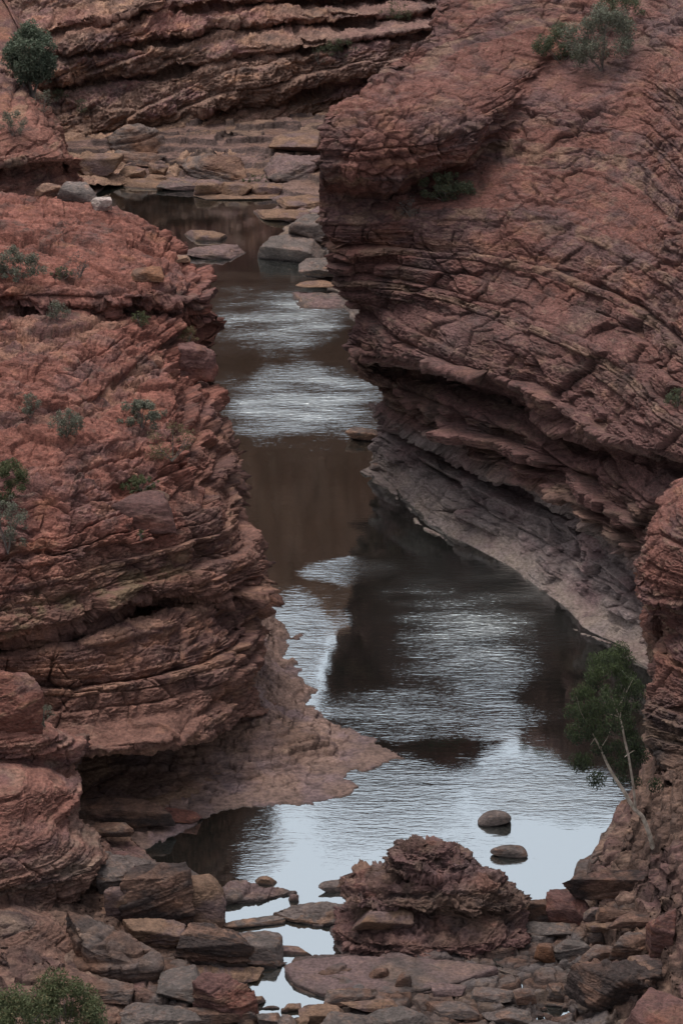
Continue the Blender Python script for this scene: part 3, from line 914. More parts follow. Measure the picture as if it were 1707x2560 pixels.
def col_fg(V, hues, n, info):
    s, cid, cr, cid2, cr2, bank, flat = info
    nn = fbm(V, (0.8, 0.8, 1.6), 4, 3.0)
    n2 = fbm(V, (3.0, 3.0, 3.0), 3, 13.0)
    q = RND[(cid * 5 + 3) & 4095]
    q2 = RND[(cid2 * 9 + 3) & 4095]
    c = np.repeat(C['grey'][None] * 0.85, len(s), 0)
    c = mixc(c, C['brown'] * 0.8, sstep(-0.3, 0.5, nn + 0.6 * q))
    c = mixc(c, C['slate'], 0.6 * sstep(0.1, 0.7, q2 * 0.6 + n2 * 0.5 + 0.2 * nn))
    c = mixc(c, C['tan'] * 0.62, 0.6 * sstep(0.2, 0.8, -q * 0.7 + 0.5 * n2))
    c = mixc(c, C['dark'], 0.45 * sstep(0.2, 0.9, n2 - 0.4 * q2))
    c = mixc(c, C['mauve'] * 0.72, 0.75 * flat)
    rb = sstep(0.2, 1.6, bank + 0.4 * nn)
    c = mixc(c, rock_colour(V, hues, 'brown', 'purple', 'tan', 0.45, 0.45, 0.35), rb)
    lf = sstep(5.2, 6.4, -V[:, 0] + 0.5 * nn)
    c = mixc(c, rock_colour(V, hues, 'brown', 'purple', 'orange', 0.3, 0.5, 0.3), lf)
    c = mixc(c, C['dark'], 0.6 * np.maximum(cr, 0.7 * cr2) * sstep(0.1, 0.8, s) * (1 - flat))
    wet = 1 - sstep(0.0, 0.10, V[:, 2])
    c = mixc(c, C['dark'] * 0.9, 0.75 * wet)
    return c * 0.70


sheet('foreground_ground', -11.5, 18.5, 85.5, 112.5, 0.03, 0.045, z_fg, col_fg,
      'broken grey and brown bedrock across the foreground on both sides of the channel',
      disp=dict(dip=(0.03, 0.03), big=0.10, med=0.12, fin=0.05, rough=0.03, scale=0.8), dispk='bank')

# ---- far flats
FARB = shore_poly([(60, 550), (200, 516), (238, 486), (262, 462), (330, 464), (405, 460), (430, 462), (480, 466), (500, 462), (492, 476), (486, 484), (520, 488), (600, 492), (655, 496), (700, 505), (676, 528),
                   (672, 538), (700, 548), (728, 560), (700, 582), (668, 622), (668, 640), (690, 652), (750, 656), (770, 690), (800, 700), (830, 735), (850, 760), (880, 800),
                   (1200, 800), (1300, 420), (1000, 330), (300, 330), (-200, 400), (-200, 560)])


def z_far(x, y):
    P = np.stack([x, y, 0 * x], -1)
    s = sdf(x, y, FARB) + 0.35 * perlin(P, 0.5, 3.0) + 0.18 * perlin(P, 1.5, 5.0)
    r, tx, ty, cr, cid, f1 = plates(x, y, 2.1, 15)
    r2, tx2, ty2, cr2, cid2, f12 = plates(x, y, 0.8, 25)
    z = np.where(s > 0, 0.05 + 0.12 * np.minimum(s, 5) + 0.10 * np.maximum(y - 176, 0), s * 0.8)
    k = sstep(0.2, 1.6, s)
    z = z + k * (0.10 * r - 0.07 * cr) + k * (0.04 * r2 - 0.03 * cr2)
    hst = 0.30                                   # long low ledges rather than paving
    zz = z + 0.32 * perlin(P, (0.22, 0.5, 1), 8.0) + 0.12 * perlin(P, (0.8, 1.6, 1), 9.0)
    qq = np.floor(zz / hst)
    zt = (qq + sstep(0.75, 0.95, zz / hst - qq)) * hst - 0.05
    z = np.where(s > 0.1, np.maximum(z + (zt - z) * 0.85, 0.05), z)
    # rising foot under the right cliff
    z = z + 0.5 * np.maximum(x + 0.2 + 0.12 * (160 - y), 0) * sstep(0, 1.0, s) * (1 - sstep(166, 172, y))
    return np.minimum(z, 4.5), (s, cid, cr, cid2)


def col_farb(V, hues, n, info):
    s, cid, cr, cid2 = info
    q = RND[(cid * 5 + 3) & 4095]
    nn = fbm(V, (0.5, 0.5, 1.6), 4, 3.0)
    c = np.repeat(C['tan'][None] * 0.62, len(s), 0)
    c = mixc(c, C['mauve'] * 0.8, sstep(-0.2, 0.5, q))
    c = mixc(c, C['pale'] * 0.8, 0.5 * sstep(0.1, 0.7, -q + 0.5 * nn))
    c = mixc(c, C['brown'] * 0.8, 0.6 * sstep(0.0, 0.6, nn))
    c = mixc(c, C['brown'] * 0.8, 0.7 * sstep(170, 180, V[:, 1] + 3 * nn))
    c = mixc(c, C['dark'], 0.25 * cr * sstep(0.2, 1, s))
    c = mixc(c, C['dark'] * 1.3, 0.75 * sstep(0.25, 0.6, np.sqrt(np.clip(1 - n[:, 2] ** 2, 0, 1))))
    c = c * (1 + 0.35 * fbm(V, (1.2, 2.5, 3), 3, 9.0))[:, None]
    c = mixc(c, C['slate'] * 0.8, 0.6 * sstep(-2.5, 0.0, V[:, 0] + 0.5) * (1 - sstep(166, 170, V[:, 1])))
    wet = 1 - sstep(0.0, 0.10, V[:, 2])
    return mixc(c, C['dark'] * 1.2, 0.5 * wet)


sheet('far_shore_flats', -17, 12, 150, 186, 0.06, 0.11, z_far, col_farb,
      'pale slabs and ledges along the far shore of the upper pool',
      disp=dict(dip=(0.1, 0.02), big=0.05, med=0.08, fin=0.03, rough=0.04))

# ---- everything beyond: the river bed and the plateau country the gorge is cut into
def big_sheet(name, zf, x0, x1, y0, y1, n, col, label, near=None):
    t = np.linspace(0, 1, n)
    xs = x1 + (x0 - x1) * t ** 3 if near == 'right' else x0 + (x1 - x0) * t ** 3 if near == 'left' else x0 + (x1 - x0) * t
    ys = np.linspace(y0, y1, n)
    X, Y = np.meshgrid(xs, ys)
    Z = zf(X, Y)
    V = np.stack([X.ravel(), Y.ravel(), Z.ravel()], -1)
    c = np.repeat(np.array(col, np.float32)[None], len(V), 0) * (1 + 0.3 * fbm(V, 0.07, 4))[:, None]
    if near:
        d, hues, w = bedding(V, big=0.5, med=0.4, fin=0.1, rough=0.3)
        V[:, 2] += 0.8 * d + 0.5 * fbm(V, 0.4, 4)
        c = 0.75 * rock_colour(V, hues, 'brick', 'purple', 'red', 0.6, 0.7, 0.25)
    o = link(name, raw_mesh(name, V, grid_faces(n, n), M_ROCK, c))
    tag(o, label, None, None, 'structure')


big_sheet('river_bed', lambda X, Y: -1.5 + 0 * X, -1500, 1500, -400, 2600, 60, (0.07, 0.045, 0.03), 'brown bed under the shallow river')
def plateau_left(X, Y):
    t = sstep(11.0, 60.0, -X)
    return 8.2 + 26 * t + 3.0 * fbm(np.stack([X.ravel(), Y.ravel(), 0 * X.ravel()], -1), 0.03, 3).reshape(X.shape)
big_sheet('left_plateau', plateau_left, -600, -13.2, 86, 136, 340, C['red'] * 0.8, 'red rock country rising beyond the left bank', 'right')
big_sheet('left_back_plateau', lambda X, Y: plateau_left(X + 6, Y) - 1.0, -600, -19.0, 136, 300, 300, C['red'] * 0.8, 'red rock country beyond the far left slope', 'right')
def plateau_right(X, Y):
    t = sstep(14.0, 60.0, X)
    return 6.5 + 27 * t + 2.0 * fbm(np.stack([X.ravel(), Y.ravel(), 0 * X.ravel()], -1), 0.03, 3).reshape(X.shape)
big_sheet('right_plateau', plateau_right, 15.8, 600, 80, 260, 340, C['brick'] * 0.8, 'red rock country rising beyond the right cliff', 'left')
# ================================================================== WATER
def water():
    xs = np.linspace(-30, 30, 241)
    ys = np.linspace(70, 190, 481)
    X, Y = np.meshgrid(xs, ys)
    V = np.stack([X.ravel(), Y.ravel(), np.zeros(X.size)], -1)
    # wind on the water: how ruffled each stretch is
    def blob(px, py, rx, ry, v):
        c = on(px, py)
        ex = on(px + rx, py)[0] - c[0]
        ey = (on(px, py - ry)[1] - on(px, py + ry)[1]) / 2
        P = V
        wob = 0.25 * perlin(P, (0.35, 0.15, 1), 4.0) + 0.15 * perlin(P, (1.1, 0.5, 1), 9.0)
        r = np.sqrt(((V[:, 0] - c[0]) / ex) ** 2 + ((V[:, 1] - c[1]) / ey) ** 2) + wob
        return v * (1 - sstep(0.35, 1.2, r))
    rip = np.full(len(V), 0.05)
    for b in ((690, 800, 250, 110, 1.3), (740, 1000, 250, 125, 1.45), (720, 1620, 105, 150, 0.9), (880, 1425, 150, 34, 0.9),
              (1165, 1570, 255, 205, 1.25), (1050, 1775, 360, 80, 0.7), (1370, 1990, 230, 100, 1.0), (900, 2000, 360, 130, 0.5), (1050, 2110, 420, 110, 0.3),
              (660, 2100, 95, 120, 0.7), (640, 520, 120, 16, 0.2), (640, 690, 200, 14, 0.5)):
        rip = np.maximum(rip, blob(*b))
    rip = rip * (0.85 + 0.45 * fbm(V, (0.30, 0.8, 1), 4, 7.0))
    rip = np.clip(rip, 0.04, 2.2)
    me = raw_mesh('river_water', V, grid_faces(481, 241), None, None)
    a = me.attributes.new('ripple', 'FLOAT', 'POINT')
    a.data.foreach_set('value', rip.astype(np.float32))
    m = bpy.data.materials.new('still_river_water')
    m.use_nodes = True
    nt = m.node_tree
    N, L = nt.nodes, nt.links
    N.remove(N['Principled BSDF'])
    out = N['Material Output']
    dif = N.new('ShaderNodeBsdfDiffuse')
    dif.inputs['Color'].default_value = (0.012, 0.015, 0.013, 1)
    gl = N.new('ShaderNodeBsdfGlossy')
    gl.inputs['Color'].default_value = (0.88, 0.94, 0.94, 1)
    gl.inputs['Roughness'].default_value = 0.03
    fr = N.new('ShaderNodeFresnel')
    fr.inputs['IOR'].default_value = 1.33
    mr = N.new('ShaderNodeMapRange')
    mr.inputs['From Min'].default_value = 0.02
    mr.inputs['From Max'].default_value = 0.22
    mr.inputs['To Min'].default_value = WATER_MIN
    mr.inputs['To Max'].default_value = WATER_MAX
    mix = N.new('ShaderNodeMixShader')
    geo = N.new('ShaderNodeNewGeometry')
    at_ = N.new('ShaderNodeAttribute')
    at_.attribute_name = 'ripple'
    hs = []
    for sc_, det, amp in (((1.5, 5.5, 1), 2.0, 0.026), ((4.0, 15.0, 1), 2.0, 0.014), ((0.4, 1.0, 1), 1.0, 0.03)):
        mp = N.new('ShaderNodeMapping')
        mp.inputs['Scale'].default_value = sc_
        mp.inputs['Rotation'].default_value = (0, 0, 0.10)
        L.new(geo.outputs['Position'], mp.inputs['Vector'])
        n = N.new('ShaderNodeTexNoise')
        n.inputs['Scale'].default_value = 1.0
        n.inputs['Detail'].default_value = det
        n.inputs['Distortion'].default_value = 0.4
        L.new(mp.outputs[0], n.inputs['Vector'])
        z0 = N.new('ShaderNodeMath')
        z0.operation = 'SUBTRACT'
        z0.inputs[1].default_value = 0.5
        L.new(n.outputs['Fac'], z0.inputs[0])
        k = N.new('ShaderNodeMath')
        k.operation = 'MULTIPLY'
        k.inputs[1].default_value = amp
        L.new(z0.outputs[0], k.inputs[0])
        hs.append(k)
    s1 = N.new('ShaderNodeMath')
    L.new(hs[0].outputs[0], s1.inputs[0])
    L.new(hs[1].outputs[0], s1.inputs[1])
    s2 = N.new('ShaderNodeMath')
    L.new(s1.outputs[0], s2.inputs[0])
    L.new(hs[2].outputs[0], s2.inputs[1])
    hm = N.new('ShaderNodeMath')
    hm.operation = 'MULTIPLY'
    L.new(s2.outputs[0], hm.inputs[0])
    L.new(at_.outputs['Fac'], hm.inputs[1])
    bp = N.new('ShaderNodeBump')
    bp.inputs['Strength'].default_value = 1.0
    bp.inputs['Distance'].default_value = RIPPLE
    L.new(hm.outputs[0], bp.inputs['Height'])
    L.new(bp.outputs[0], gl.inputs['Normal'])
    rr = N.new('ShaderNodeMapRange')     # wavelets too fine to draw one by one
    rr.inputs['To Min'].default_value = 0.02
    rr.inputs['From Max'].default_value = 1.5
    rr.inputs['To Max'].default_value = 0.30
    L.new(at_.outputs['Fac'], rr.inputs['Value'])
    L.new(rr.outputs[0], gl.inputs['Roughness'])
    L.new(fr.outputs[0], mr.inputs['Value'])
    L.new(mr.outputs[0], mix.inputs['Fac'])
    L.new(dif.outputs[0], mix.inputs[1])
    L.new(gl.outputs[0], mix.inputs[2])
    L.new(mix.outputs[0], out.inputs['Surface'])
    me.materials.append(m)
    o = link('river_water', me)
    tag(o, 'dark still river winding between the cliffs and mirroring the sky', None, None, 'structure')


WATER_MIN, WATER_MAX, RIPPLE = 0.66, 0.82, 1.0
water()
# ================================================================== FINDING THE GROUND
def project(V):
    yy = V[:, 1] * CA - (V[:, 2] - H) * SA
    return (853.5 + FPX * V[:, 0] / yy, 1280 - FPX * (V[:, 1] * SA + (V[:, 2] - H) * CA) / yy, yy)


SP = []
for _V in SURF:
    a, b, c = project(_V)
    k = (a > -120) & (a < 1830) & (b > -150) & (b < 2700)
    SP.append(np.stack([a[k], b[k], c[k]], 1).astype(np.float32))
SPW = np.concatenate([v[(lambda a, b, c: (a > -120) & (a < 1830) & (b > -150) & (b < 2700))(*project(v))] for v in SURF]).astype(np.float32)
SP = np.concatenate(SP)
_cell = 24
_key = (np.floor(SP[:, 0] / _cell).astype(np.int64) + 20) * 1000 + np.floor(SP[:, 1] / _cell).astype(np.int64) + 20
_ord = np.argsort(_key, kind='stable')
SP, SPW, _key = SP[_ord], SPW[_ord], _key[_ord]


def hit(px, py, rad=5.0):
    """the nearest ground (or water) seen along px,py"""
    w = on(px, py)
    best, bd = w, math.sqrt(w[0] ** 2 + w[1] ** 2 + H * H)
    kx, ky = int(math.floor(px / _cell)) + 20, int(math.floor(py / _cell)) + 20
    for i in (-1, 0, 1):
        for j in (-1, 0, 1):
            k = (kx + i) * 1000 + ky + j
            a, b = np.searchsorted(_key, k), np.searchsorted(_key, k + 1)
            if b > a:
                q = SP[a:b]
                m = np.where((q[:, 0] - px) ** 2 + (q[:, 1] - py) ** 2 < rad * rad)[0]
                if len(m):
                    o = m[np.argmin(q[m, 2])]
                    p = SPW[a + o]
                    dd = math.sqrt(p[0] ** 2 + p[1] ** 2 + (p[2] - H) ** 2)
                    if p[2] > -0.02 and dd < bd:
                        best, bd = p.astype(float), dd
    return np.array(best, float)


# ================================================================== BOULDERS
_ico = {}


def ico(n):
    if n not in _ico:
        bm = bmesh.new()
        bmesh.ops.create_icosphere(bm, subdivisions=n, radius=1)
        V = np.array([v.co[:] for v in bm.verts])
        F = np.array([[v.index for v in f.verts] for f in bm.faces])
        bm.free()
        _ico[n] = (V / np.linalg.norm(V, axis=1)[:, None], F)
    return _ico[n]


KINDS = {
    #        base     alt       third    3f   dark pale
    'tan': ('tan', 'mauve', 'brown', 0.5, 0.25, 0.2, 0.68),
    'pale': ('pale', 'tan', 'mauve', 0.4, 0.25, 0.2, 0.72),
    'grey': ('grey', 'slate', 'brown', 0.6, 0.35, 0.3, 0.95),
    'slate': ('slate', 'grey', 'brown', 0.4, 0.35, 0.25, 1.0),
    'dark': ('dark', 'brown', 'purple', 0.35, 0.3, 0.1, 0.95),
    'brown': ('brown', 'grey', 'tan', 0.5, 0.45, 0.3, 0.85),
    'red': ('brick', 'purple', 'orange', 0.3, 0.4, 0.3, 0.95),
    'wine': ('purple', 'brick', 'brown', 0.4, 0.5, 0.2, 0.85),
    'mauve': ('mauve', 'grey', 'tan', 0.3, 0.25, 0.3, 0.72),
    'rust': ('rust', 'brown', 'tan', 0.4, 0.3, 0.3, 0.8),
    'olive': ('olive', 'grey', 'dark', 0.3, 0.3, 0.3, 0.75),
    'white': ('white', 'mauve', 'tan', 0.3, 0.15, 0.2, 0.8),
}


def convex(planes, cen, ax, n, p):
    """points on a convex body given by half-spaces (normal, point), edges softened by p, meshed round cen"""
    U, F = ico(n)
    D = U * ax
    acc = np.zeros(len(U))
    for nn, q in planes:
        dd = float(np.dot(nn, np.asarray(q) - cen))
        if dd < 1e-3:
            dd = 1e-3
        acc += np.clip(D @ nn / dd, 0, None) ** p
    r = acc ** (-1.0 / p)
    return cen + D * r[:, None], F


def tri_normals(V, F):
    fn = np.cross(V[F[:, 1]] - V[F[:, 0]], V[F[:, 2]] - V[F[:, 0]])
    n = np.zeros_like(V)
    for k in range(3):
        np.add.at(n, F[:, k], fn)
    return n / (np.linalg.norm(n, axis=1)[:, None] + 1e-12)


def finish_rock(name, V, F, kind, label, cat, group, size, strata=1.0, tilt=(0.1, 0.1), pits=0.0, tide=True, rough=1.0):
    n = tri_normals(V, F)
    P = V.astype(np.float32)
    sc_ = float(np.clip(size * 0.35, 0.12, 0.8))
    d, hues, w = bedding(P, dip=tilt, big=0.05 * strata, med=0.16 * strata, fin=0.07 * strata, rough=0.10 * rough, scale=sc_, rs=1.0)
    d = d - np.median(d)
    if pits:
        d = d - pits * sstep(0.1, 0.7, fbm(P, 2.6, 3, 5.0)) * size * 0.2
    V = V + n * (d * 0.8)[:, None]
    b = KINDS[kind]
    c = rock_colour(P * np.float32(1.0 / max(0.35, min(1.0, size * 0.4))), hues, *b[:6]) * b[6] * (0.64 if V[:, 1].mean() < 112 else 0.9)  # near rocks get a darker tint: gloom deep in the gorge, painted in
    c = c * np.array([0.98, 0.90, 0.85], np.float32)
    if tide:   # damp foot where it stands in the river
        c = mixc(c, C['dark'] * 0.8, 0.75 * (1 - sstep(0.02, 0.09, V[:, 2])))
    org = np.array([V[:, 0].mean(), V[:, 1].mean(), max(V[:, 2].min(), -0.3)])
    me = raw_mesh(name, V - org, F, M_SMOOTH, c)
    o = link(name, me, None, org)
    tag(o, label, cat, group)
    return o


def blk(name, label, x0, x1, yt, yb, kind, flat=0.6, seed=0, cuts=5, p=16, tilt=(0.1, 0.1), top=(0, 0), strata=1.0, group=None, cat='boulder',
        sink=0.12, pits=0.0, yaw=0.0, z0=None, depth=None, rough=1.0):
    """a boulder filling the box x0..x1, yt..yb of the view, set on the ground it stands on there"""
    r = np.random.RandomState(seed * 7 + 13)
    g = hit(0.5 * (x0 + x1), yb) if z0 is None else on(0.5 * (x0 + x1), yb, z0)
    sl = math.sqrt(g[1] ** 2 + (H - g[2]) ** 2)
    th = math.atan2(H - g[2], g[1])
    wdt = (x1 - x0) * sl / FPX
    vis = (yb - yt) * sl / FPX
    dep = vis / (math.sin(th) + flat * math.cos(th))
    h = flat * dep
    if depth:
        dep = depth
    ax = np.array([wdt / 2, dep / 2, h / 2 * (1 + sink)])
    cen = np.array([g[0], g[1] + dep * 0.5, g[2] + h / 2 * (1 - sink)])
    planes = []
    for a, s in ((0, -1), (0, 1), (1, -1), (1, 1), (2, -1), (2, 1)):
        nn = np.zeros(3)
        nn[a] = s
        j = r.uniform(-0.34, 0.34, 3)
        if a == 2 and s == 1:
            j = np.array([top[0], top[1], 0]) + r.uniform(-0.14, 0.14, 3)
        if a == 2 and s == -1:
            j *= 0
        nn = nn / ax + j / ax
        m = nn / np.linalg.norm(nn)
        q = np.zeros(3)
        q[a] = s * ax[a]
        planes.append((m, cen + q))
    for _ in range(cuts):
        u = r.normal(size=3)
        u[2] = abs(u[2]) * 0.8 + 0.1 if r.rand() < 0.75 else u[2]
        u /= np.linalg.norm(u)
        nn = u / ax
        m = nn / np.linalg.norm(nn)
        planes.append((m, cen + u * ax * r.uniform(0.80, 1.12)))
    p = p * 1.6 if p < 12 else p * 3
    tilt = (tilt[0] + r.uniform(-0.35, 0.35), tilt[1] + r.uniform(-0.35, 0.35))
    strata = strata * 0.6
    px = wdt * FPX / sl
    n = 6 if px > 150 else 5 if px > 36 else 4
    V, F = convex(planes, cen, ax, n, p)
    if yaw:
        cy, sy = math.cos(yaw), math.sin(yaw)
        d = V - cen
        V = cen + np.stack([d[:, 0] * cy - d[:, 1] * sy, d[:, 0] * sy + d[:, 1] * cy, d[:, 2]], 1)
    return finish_rock(name, V, F, kind, label, cat, group, (wdt * dep * max(h, 0.1)) ** (1 / 3), strata, tilt, pits, rough=rough)


def slab(name, label, top, zb, kind, lean=0.15, p=26, tilt=(0.1, 0.1), strata=1.0, group=None, cat='rock', n=6, rough=0.7):
    """a block with a given top outline [(px, py, z) ...] reaching down to height zb"""
    T = np.array([on(a, b, c) for a, b, c in top])
    if len(T) >= 3:
        e = T - T.mean(0)
        _, _, vt = np.linalg.svd(e)
        tn = vt[2] * np.sign(vt[2][2])
    c0 = T.mean(0)
    # order the outline anticlockwise seen from above
    ang = np.arctan2(T[:, 1] - c0[1], T[:, 0] - c0[0])
    T = T[np.argsort(ang)]
    cen = np.array([c0[0], c0[1], 0.5 * (c0[2] + zb)])
    planes = [(tn, c0), (np.array([0, 0, -1.0]), np.array([0, 0, zb]))]
    for k in range(len(T)):
        a, b = T[k], T[(k + 1) % len(T)]
        d = b - a
        nn = np.array([d[1], -d[0], 0])
        if np.linalg.norm(nn) < 1e-6:
            continue
        nn /= np.linalg.norm(nn)
        nn[2] = lean
        nn /= np.linalg.norm(nn)
        if np.dot(nn, a - cen) > 0.01:
            planes.append((nn, a))
    ax = np.array([np.ptp(T[:, 0]) / 2, np.ptp(T[:, 1]) / 2, max((T[:, 2].max() - zb) / 2, 0.1)])
    V, F = convex(planes, cen, ax, n, p)
    return finish_rock(name, V, F, kind, label, cat, group, float(np.prod(ax * 2)) ** (1 / 3), strata, tilt, rough=rough)


# ---- the big eroded rock standing in front of the water
def big_rock():
    LV = [(-0.35, 850, 1335, 95.4, 1.80), (0.0, 832, 1324, 95.4, 1.78), (0.35, 824, 1316, 95.4, 1.75), (0.62, 832, 1308, 95.5, 1.62),
          (0.76, 868, 1306, 95.7, 1.30), (0.95, 930, 1302, 95.9, 1.12), (1.12, 945, 1296, 96.0, 1.05), (1.25, 905, 1288, 95.9, 1.25), (1.36, 862, 1272, 95.9, 1.30), (1.52, 838, 1252, 95.9, 1.28),
          (1.66, 856, 1246, 96.0, 1.10), (1.82, 892, 1232, 96.1, 1.00), (1.94, 962, 1180, 96.2, 0.80), (2.06, 975, 1156, 96.3, 0.74), (2.20, 958, 1172, 96.3, 0.84),
          (2.34, 972, 1168, 96.35, 0.80), (2.42, 990, 1140, 96.35, 0.66), (2.60, 990, 1128, 96.4, 0.62), (2.70, 996, 1118, 96.4, 0.52), (2.77, 1016, 1100, 96.4, 0.30), (2.79, 1056, 1066, 96.4, 0.03)]
    a = np.array(LV)
    a[:, 0] *= 0.93
    sl = 108.6
    a[:, 1] = (a[:, 1] - 853.5) / FPX * sl
    a[:, 2] = (a[:, 2] - 853.5) / FPX * sl
    nv, nt_ = 260, 620
    v = np.linspace(0, len(a) - 1, nv)
    A = np.stack([np.interp(v, np.arange(len(a)), a[:, k]) for k in range(5)], 1)
    A = blur_rows(A, 2)
    th = np.linspace(0, 2 * math.pi, nt_, endpoint=False)
    cx, hx = (A[:, 1] + A[:, 2]) / 2, (A[:, 2] - A[:, 1]) / 2
    ct, st = np.cos(th), np.sin(th)
    e = 0.72
    X = cx[:, None] + hx[:, None] * (np.sign(ct) * np.abs(ct) ** e)[None]
    Y = A[:, 3][:, None] + A[:, 4][:, None] * (np.sign(st) * np.abs(st) ** e)[None]
    Z = np.repeat(A[:, 0][:, None], nt_, 1)
    V = np.stack([X, Y, Z], -1).reshape(-1, 3)
    i = (np.arange(nv - 1)[:, None] * nt_)
    j = np.arange(nt_)[None]
    j2 = (j + 1) % nt_
    F = np.stack([i + j, i + j2, i + nt_ + j2, i + nt_ + j], -1).reshape(-1, 4)
    F = np.concatenate([F[:, [0, 1, 2]], F[:, [0, 2, 3]]])
    n = tri_normals(V, F)
    P = V.astype(np.float32)
    d, hues, w = bedding(P, dip=(-0.28, 0.15), big=0.24, med=0.30, fin=0.12, rough=0.24, scale=0.75, warp=2.0, rs=1.3)
    pit = sstep(0.15, 0.75, fbm(P, (1.7, 1.7, 3.0), 3, 5.0))
    d = d - 0.10 - 0.26 * pit + 0.20 * fbm(P, (0.9, 0.9, 1.9), 4, 44.0)
    fade = sstep(-0.35, 0.1, P[:, 2])
    V = V + n * np.array([1, 1, 0.55]) * (d * (0.3 + 0.7 * fade))[:, None]
    c = rock_colour(P, hues, 'brown', 'purple', 'red', 0.5, 0.55, 0.35) * 0.64
    c = mixc(c, C['mauve'] * 0.8, 0.4 * sstep(0.0, 0.7, fbm(P, 1.1, 3, 31.0)))
    c = mixc(c, C['purple'] * 0.75, 0.6 * (1 - sstep(0.4, 0.9, P[:, 2] + 0.2 * fbm(P, 1.2, 2))))
    c = mixc(c, C['dark'], 0.5 * pit)
    org = np.array([V[:, 0].mean(), V[:, 1].mean(), 0.0])
    o = link('eroded_rock', raw_mesh('eroded_rock', V - org, F, M_ROCK, c), None, org)
    tag(o, 'big pitted red-brown rock with ragged ledges standing at the head of the narrow channel', 'rock')


big_rock()

# ---- left foreground cluster
slab('boulder', 'flat pale grey slab topping the boulder pile below the left headland', [(238, 2148, 1.0), (262, 2128, 1.05), (330, 2133, 0.95), (380, 2152, 0.8), (372, 2174, 0.8), (310, 2178, 0.95), (250, 2168, 1.0)], 0.35, 'grey', cat='boulder')
blk('boulder', 'slate grey block under the flat pale slab in the left boulder pile', 246, 330, 2150, 2232, 'slate', 0.9, 3)
blk('boulder', 'big rounded boulder with a pale cap and dark cracks beside the dark square-faced boulder', 388, 562, 2160, 2312, 'tan', 0.85, 8, cuts=6, p=9, strata=1.4)
blk('boulder', 'dark brown square-faced boulder in the middle of the left boulder pile', 322, 478, 2170, 2310, 'dark', 1.7, 5, cuts=2, p=26, top=(0.1, -0.05))
blk('boulder', 'smooth tan stone leaning against the dark square-faced boulder', 268, 332, 2205, 2298, 'tan', 1.3, 9, cuts=5, p=8, strata=0.5)
blk('boulder', 'tan block lying at the foot of the dark square-faced boulder', 322, 458, 2288, 2366, 'tan', 0.6, 14, cuts=3, p=22)
slab('boulder', 'long tilted brown slab sloping down to the right across the left foreground', [(160, 2272, 1.75), (215, 2276, 1.7), (330, 2330, 1.2), (398, 2392, 0.85), (396, 2418, 0.75), (330, 2412, 0.85), (215, 2368, 1.3)], 0.1, 'brown', lean=0.05, cat='boulder')
blk('boulder', 'small tan-topped block at the lower end of the long tilted slab', 300, 402, 2390, 2446, 'tan', 0.6, 21, cuts=2, p=24)
blk('boulder', 'dark angular block with a pale striped foot beside the channel', 450, 604, 2302, 2418, 'dark', 1.0, 25, cuts=3, p=24, strata=1.2, top=(-0.15, 0))
blk('boulder', 'grey sloping slab behind the dark angular block reaching into the channel', 572, 704, 2316, 2404, 'grey', 0.4, 28, cuts=4, p=18)
blk('boulder', 'sharp tan spike of rock pointing right into the bright channel', 686, 758, 2362, 2386, 'tan', 0.3, 31, cuts=3, p=14)
blk('boulder', 'dark ledge stone jutting over the bright channel below the grey slab', 604, 702, 2394, 2418, 'dark', 0.35, 35, cuts=2, p=20)
blk('boulder', 'thin long tan slab lying level above the red-brown wedge', 436, 654, 2408, 2450, 'tan', 0.22, 37, cuts=4, p=18)
slab('boulder', 'red-brown wedge-shaped boulder tilted beside the lower channel', [(478, 2462, 1.0), (506, 2424, 1.3), (560, 2430, 1.2), (634, 2476, 0.8), (646, 2502, 0.65), (602, 2518, 0.62), (545, 2498, 0.8)], 0.05, 'wine', lean=-0.05, cat='boulder')
blk('boulder', 'small tan tip of stone behind the red-brown wedge', 622, 660, 2486, 2510, 'tan', 0.5, 41)
blk('boulder', 'pale grey fissured slab left of the red-brown wedge', 392, 500, 2410, 2508, 'slate', 0.22, 43, cuts=4, p=18)
blk('boulder', 'low brown slab under the red-brown wedge at the bottom', 470, 640, 2505, 2560, 'brown', 0.4, 45, cuts=4)
blk('boulder', 'grey slab in the bottom rubble left of the channel', 300, 470, 2500, 2575, 'slate', 0.3, 47, cuts=4)
blk('boulder', 'brown slab at the foot of the left red ledges beside the green bush', 222, 330, 2440, 2500, 'brown', 0.35, 49, cuts=4)
slab('boulder', 'flat pale slab lying in the water in front of the left boulder pile', [(550, 2226, 0.25), (575, 2211, 0.26), (645, 2208, 0.22), (742, 2228, 0.06), (655, 2246, 0.1), (566, 2250, 0.14)], -0.3, 'mauve', cat='boulder')
blk('boulder', 'small angular stone sitting behind the flat pale slab in the water', 643, 686, 2188, 2213, 'tan', 0.7, 51, p=20)
blk('boulder', 'tiny pointed stone alone in the bright water right of the flat pale slab', 723, 747, 2232, 2254, 'tan', 0.9, 53)
slab('boulder', 'long low grey slab in the water left of the big pitted rock', [(682, 2280, 0.12), (730, 2260, 0.26), (800, 2253, 0.3), (900, 2262, 0.32), (900, 2302, 0.2), (800, 2306, 0.16), (720, 2296, 0.1)], -0.3, 'grey', cat='boulder')
blk('boulder', 'thin curved tail of grey rock linking the left pile to the long low slab', 552, 696, 2288, 2320, 'grey', 0.2, 55, cuts=3, p=10, yaw=0.32, depth=0.42)
blk('boulder', 'pale stone with a dark foot half hidden behind the left of the big pitted rock', 816, 895, 2192, 2230, 'grey', 0.5, 57, p=10)
blk('boulder', 'upper of the two round grey boulders standing in the open water', 1190, 1288, 2015, 2068, 'grey', 0.62, 59, cuts=8, p=2.6, strata=0.35, rough=0.5)
